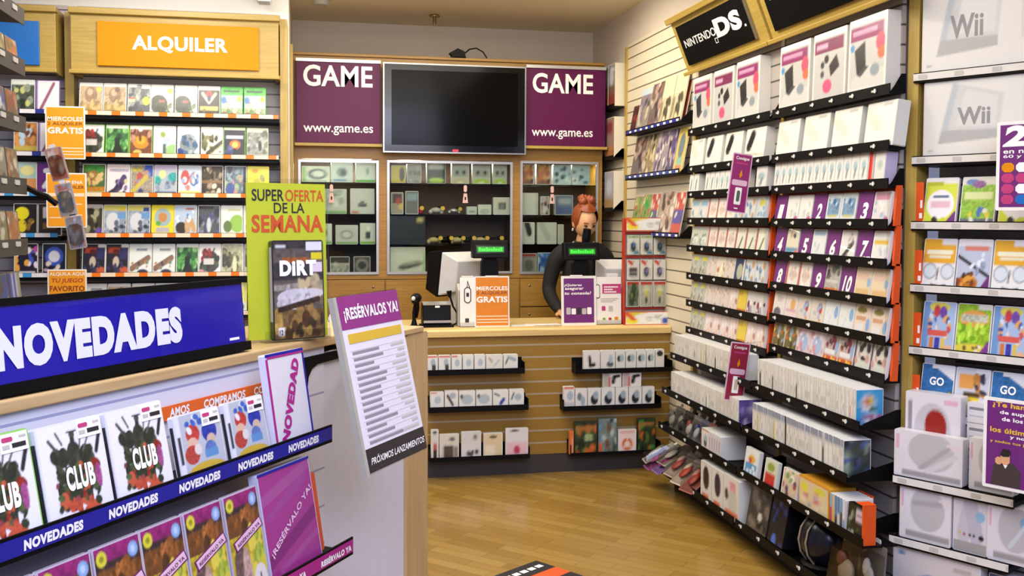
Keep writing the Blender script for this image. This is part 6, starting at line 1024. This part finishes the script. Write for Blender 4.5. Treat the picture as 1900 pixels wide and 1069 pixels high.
lay = '#8c6c2c|r 0 .93 1 1 #8c2468|r 0 .82 1 .93 #3c2c2c|r .25 .88 .75 .95 #8c2468|r 0 .62 1 .82 #6c4420|b 3 10 .08 .05 .64 .95 .8 #8c5424 #4c3018 #a86830|r 0 0 1 .62 #b09c24|b 5 14 .12 .5 0 1 .6 #c8c040 #9cac3c #d8c84c|e .25 .25 .2 .3 #6c5450|e .42 .2 .14 .3 #b8988c|e .78 .14 .2 .16 #dcd4d0|l .78 .08 .78 .2 #3c3c3c .02|e .15 .91 .11 .06 #d4cc3c|e .15 .91 .05 .025 #8c8420|e .84 .9 .11 .06 #88a8d8|e .84 .9 .05 .03 #b8cce8'
def laytxt(q, w_, h_):
    mb = MB(); cx, cz, a = w_*.56, h_*.60, math.radians(20); f = lambda hw_, hh: [(cx+x*math.cos(a)-z*math.sin(a), cz+x*math.sin(a)+z*math.cos(a)) for x, z in ((-hw_, -hh), (hw_, -hh), (hw_, hh), (-hw_, hh))]
    mb.prism(f(w_*.45, .012), -.002, -.0012, MAGD).prism(f(w_*.42, .009), -.0026, -.0018, MATS['pale_pink_edge']); text(mb, 'RESÉRVALO YA', cx-w_*.37, cx+w_*.37, cz-.005, cz+.005, MAGD, -.0034, .02, 0, a); obj('diagonal_band', mb, q)
MAGD = mat('dark_magenta_ink', '#6c2058', .5)
for k, s in enumerate((1.142, 1.262, 1.386, 1.506, 1.631, 1.758)):
    cover(f'purple topped tall game card with yellow dot, {ORD[k]} from left on the magenta strip shelf', s, -1.352, .742, .119, .245, .012, lay, '#c0b4c4', 'purple topped game cards', sticker=False, txt=laytxt, tilt=10, res=(40, 76))
def rsvtxt(q, w_, h_):
    obj('border', MB().box(0, w_, -.002, -.001, h_-.006, h_, NSTR), q); mb = text(MB(), '¡RESÉRVALO YA!', w_/2-h_*.42, w_/2+h_*.42, h_*.50-.011, h_*.50+.011, MATS['pale_pink_edge'], -.0024, .03, 0, math.radians(33))
    obj('lettering', mb, q)
cover('magenta card reading RESÉRVALO YA at the end of the magenta strip shelf', 1.884, -1.352, .742, .208, .262, .025, '#9c3480|l 0 .75 1 .95 #a04c8c .05|l 0 .2 1 .5 #7c2468 .06|l .1 .6 .9 .85 #98408a .04|l .2 .1 1 .3 #a04888 .03', '#c8c4d8', None, sticker=False, txt=rsvtxt, cat='display card', name='display_card', tilt=10)
tag(obj('game_case', packmesh('game_case', '#d8501c', .13, .2, .012, '#dc5820', (8, 8)), None, N.m(2.035, -1.395, .748, 9)), 'orange case just showing behind the magenta reservation card', 'game case')
nshelf('black shelf low on the foreground stand under the magenta strip', .9, 2.205, -1.27, .50, NSTR, 'NOVEDADES', .205, .14, .127)
cover('blue edged card on the lowest strip shelf of the foreground stand', 1.815, -1.287, .466, .15, .225, .02, '#c8c4d0|l .2 .1 .75 .9 #8c2c74 .06', '#c8c4d8', None, sticker=False, txt=novtxt, cat='display card', name='display_card', tilt=9)
# reservation list on its arm
o = empty('sign_arm', 'black bracket arm carrying the reservation list', 'bracket', Matrix())
a0, a1, a2 = N.at(2.58, -1.5465, 1.20), N.at(2.42, -1.40, 1.21), N.at(2.22, -1.285, 1.19)
obj('bar', MB().tube([a0, a1, a2], [.014, .010, .010], BLACK, 10), o); obj('wall_plate', MB().box(-.03, .03, -.004, .002, -.04, .04, BLACK), o, M=N.m(2.58, -1.548, 1.18))
lw, lh = .300, .432; o = empty('list_sign', 'leaning white list sign headed RESÉRVALOS YA on a black arm', 'sign', N.m(2.068, -1.205, .985, 12.6))
obj('frame', MB().rbox(-.004, lw+.002, .002, .012, -.004, lh+.004, ACRYL, .004), o); obj('frame_edge', MB().box(-.016, -.005, -.002, .014, -.006, lh, mat('grey_green_edge', '#a8a494', .4)), o); obj('sheet', MB().box(0, lw, 0, .002, 0, lh, mat('list_paper', '#dcd6de', .45, noise=.02)), o)
obj('heading_band', MB().box(.0, lw, -.001, -.0002, lh-.082, lh, mat('heading_magenta', '#8a2878', .35)), o); obj('yellow_band', MB().box(.02, lw-.014, -.001, -.0002, lh-.118, lh-.094, mat('heading_yellow', '#d0ac34', .4)), o); obj('foot_band', MB().box(.0, lw, -.001, -.0002, 0, .058, mat('foot_dark', '#2a2222', .35)), o)
mb = MB(); text(mb, '¡RESÉRVALOS YA!', .018, lw-.012, lh-.066, lh-.022, LETW, -.002, .035); text(mb, 'PRÓXIMOS LANZAMIENTOS', .016, lw-.008, .018, .038, LETW, -.002, .012, .3); obj('lettering', mb, o)
mb = MB(); rg = random.Random(12); G2 = mat('list_print', '#8a868c', .5)
for k in range(15):
    z = lh-.142-.0158*k; n_ = rg.uniform(.09, .17); mb.box(.026, .026+n_, -.0008, -.0002, z-.0035, z+.0035, G2); mb.box(lw-.045-rg.uniform(0, .06), lw-.018, -.0008, -.0002, z-.003, z+.003, GREY); mb.box(.018, lw-.012, -.0006, -.0001, z+.0055, z+.0062, GREY)
obj('list_lines', mb, o)
# yellow weekly offer stand
p0 = CAM+( _fw+_rt*((462-CX)/FPX)-_up*((637-CY)/FPX))*((1.2645-1.6)/( _fw+_rt*((462-CX)/FPX)-_up*((637-CY)/FPX)).z); XD = Vector((.205, .10, 0)).normalized(); OF = Fr((p0.x, p0.y), (XD.x, XD.y)); ow, oh = .232, .428
o = empty('offer_stand', 'lime yellow stand reading SUPER OFERTA DE LA SEMANA on the maple top', 'card stand', OF.m(0, 0, 1.2645, 2))
LIME = mat('lime_card', '#b8c02c', .4, noise=.03); obj('acrylic_holder', MB().rbox(-.008, ow+.008, .003, .007, 0, oh+.012, ACRYL, .004).box(-.008, ow+.008, 0, .11, 0, .004, ACRYL), o); obj('card', MB().box(0, ow, .001, .003, .006, oh, LIME), o)
mb = MB(); RO = mat('orange_red_print', '#c4501c', .5); text(mb, 'SUPER', .016, .108, oh-.049, oh-.017, BLK, 0, .015); text(mb, 'OFERTA', .112, .226, oh-.049, oh-.017, RO, 0, .015); text(mb, 'DE LA', .078, .168, oh-.081, oh-.053, BLK, 0, .01); text(mb, 'SEMANA', .014, .224, oh-.134, oh-.086, RO, 0, .03); obj('lettering', mb, o)
dirt = '#5c524c|r 0 .92 1 1 #3a3434|r .05 .93 .25 .96 #c8c8cc|r .18 .78 .72 .83 #9c5828|r 0 .6 1 .78 #3c3638|l .0 .52 1 .56 #8c8478 .03|b 3 16 .09 .45 .4 1 .58 #a89878 #7c6c50 #c0ac84|e .45 .42 .38 .09 #c4bec4|e .75 .46 .25 .05 #ccc6c8|e .3 .36 .25 .06 #b8b0b4|b 5 14 .06 .1 .3 .8 .5 #d0cad0 #b4aeb4|r 0 .0 1 .3 #6c5434|b 7 30 .09 0 0 1 .32 #8c6c3c #4c3420 #a88848 #382c20|l .1 .3 .9 .4 #3c2c24 .03|r .08 .04 .2 .12 #e0dce0|r .66 .9 .98 .99 #dcd8e0|r .76 .81 .98 .88 #d8c828|r .76 .68 .98 .78 #dcc8d4'
q = empty('game_case', 'large dark racing game box leaning on the lime yellow stand', 'game case', OF.m(.055, .037, 1.2702, 3)); bw, bh = .150, .268
obj('case', packmesh('case', dirt, bw, bh, .022, '#2a2626', (50, 90), .003), q); obj('title', text(MB(), 'DiRT', .020, .128, .172, .214, LETW, -.002, .06), q); obj('spine_print', MB().box(-.001, 0, .004, .018, .05, .25, GREY), q); obj('rating_mark', text(MB(), '12', .016, .026, .014, .028, BLK, -.002, .02), q)
obj('case_ledge', MB().box(.03, .222, -.040, .0, .0, .005, ACRYL).box(.03, .222, -.040, -.037, .005, .03, ACRYL), o)
# black foot seen past the end of the stand
o = empty('stand_foot', 'small black plastic bumper fixed on the end post of the foreground stand', 'bumper', N.m(3.04, -1.62, .50)); obj('block', MB().prism([(.0, 0), (.02, .005), (.02, .07), (.0, .08)], 0, .05, BLACK), o); obj('screw', MB().ball((.021, .025, .04), .004, .006, .006, STEEL, 8, 6), o)
# floor graphic
M = Matrix(((-.859, -.626, 0, 1.041), (-.513, .780, 0, 4.473), (0, 0, 1, .0008), (0, 0, 0, 1))); o = empty('floor_mat', 'black and orange promotional mat lying on the oak floor', 'floor mat', Matrix(((-.859, .626, 0, 1.041), (-.513, -.780, 0, 4.473), (0, 0, 1, .0008), (0, 0, 0, 1))))
obj('mat', MB().box(0, .75, 0, .62, 0, .004, mat('mat_black', '#1c1820', .5)), o)
mb = MB().box(.0, .75, .12, .21, .004, .0045, mat('mat_orange', '#d8541c', .5)); obj('orange_stripe', mb, o)
mb = MB()
for k in range(12): mb.box(.03+.05*k, .066+.05*k, .045, .075, .004, .0045, LETW)
mb.box(.25, .5, .24, .32, .004, .0045, mat('mat_grey', '#9c98b0', .5)); obj('lettering', mb, o)

# ================================================================== dim gondola at the far left, with the strip of packs
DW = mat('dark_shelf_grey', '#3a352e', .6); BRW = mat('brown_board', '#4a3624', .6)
GZ = [2.27, 2.105, 1.92, 1.72, 1.525, 1.337]
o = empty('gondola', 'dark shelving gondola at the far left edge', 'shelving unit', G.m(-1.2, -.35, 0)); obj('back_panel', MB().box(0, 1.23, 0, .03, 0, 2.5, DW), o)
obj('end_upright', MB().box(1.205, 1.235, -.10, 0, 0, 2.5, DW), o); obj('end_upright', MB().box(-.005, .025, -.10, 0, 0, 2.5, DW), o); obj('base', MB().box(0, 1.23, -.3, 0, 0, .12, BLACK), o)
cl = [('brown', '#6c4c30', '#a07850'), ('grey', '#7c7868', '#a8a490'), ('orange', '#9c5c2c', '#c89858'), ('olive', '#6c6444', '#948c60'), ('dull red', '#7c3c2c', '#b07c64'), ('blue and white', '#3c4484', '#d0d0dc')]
for k, z in enumerate(GZ):
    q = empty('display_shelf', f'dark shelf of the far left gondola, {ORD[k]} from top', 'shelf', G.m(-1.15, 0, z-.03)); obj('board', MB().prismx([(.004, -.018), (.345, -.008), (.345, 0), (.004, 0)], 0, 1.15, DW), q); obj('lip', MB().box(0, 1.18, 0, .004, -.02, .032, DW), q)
    mb = MB()
    for j in range(8): mb.rbox(.06+.14*j, .11+.14*j, -.003, 0, .008, .024, GREY, .003)
    obj('price_tags', mb, q)
    if k == 0: continue
    hgt = GZ[k-1]-z-.075
    for j in range(7):
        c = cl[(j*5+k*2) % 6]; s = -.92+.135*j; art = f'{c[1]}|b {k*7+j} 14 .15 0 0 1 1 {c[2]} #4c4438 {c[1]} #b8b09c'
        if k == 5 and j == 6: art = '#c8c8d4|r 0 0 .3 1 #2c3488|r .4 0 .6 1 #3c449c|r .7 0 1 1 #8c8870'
        nm = {0: 'nearest the camera', 6: 'at the far end'}.get(j, f'{ORD[j]} from the camera')
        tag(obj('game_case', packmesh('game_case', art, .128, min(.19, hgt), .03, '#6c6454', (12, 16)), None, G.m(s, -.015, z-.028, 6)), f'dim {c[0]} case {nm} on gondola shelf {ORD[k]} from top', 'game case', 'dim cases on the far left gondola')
o = empty('clip_strip', 'hanging clip strip of small packs in front of the orange posters', 'clip strip', W.m(-.83, -3.62, 1.49)); obj('hanger', MB().tube([(-.085, -.10, .212), (-.06, -.03, .19), (-.03, 0, .175), (.0, .0, .15)], .010, BLACK), o); obj('strip', MB().tube([(-.01, .012, .335), (.01, .012, .25), (.03, .012, .13), (.05, .012, .02)], .006, ACRYL, 6), o)
for k, (x, z, r, art) in enumerate(((-.012, .225, 14, '#a8583c|b 3 12 .16 0 0 1 1 #c89878 #7c3c2c #d8c8b8'), (.012, .105, 11, '#a89c94|b 5 12 .16 0 0 1 1 #7c8ca4 #d8d0c8 #a85848'), (.040, -.005, 9, '#8c8484|b 7 12 .16 0 0 1 1 #b8b8c8 #a87060 #6c7ca0'))):
    M = W.m(-.83, -3.620, 1.49) @ Matrix.Translation((x, 0, z)) @ Matrix.Rotation(math.radians(-r), 4, 'Y')
    q = empty('hanging_pack', f'small red brown pack on the clip strip, {("highest", "middle", "lowest")[k]} of three', 'pack', M @ Matrix.Rotation(0, 4, 'Z')); obj('card', packmesh('card', art, .056, .112, .006, '#b8a498', (10, 16)), q); obj('shell', MB().rbox(.006, .050, -.014, -.001, .012, .085, CLR, .01), q); obj('hook_tab', MB().rbox(.018, .038, .0, .003, .112, .124, CARD, .004), q)
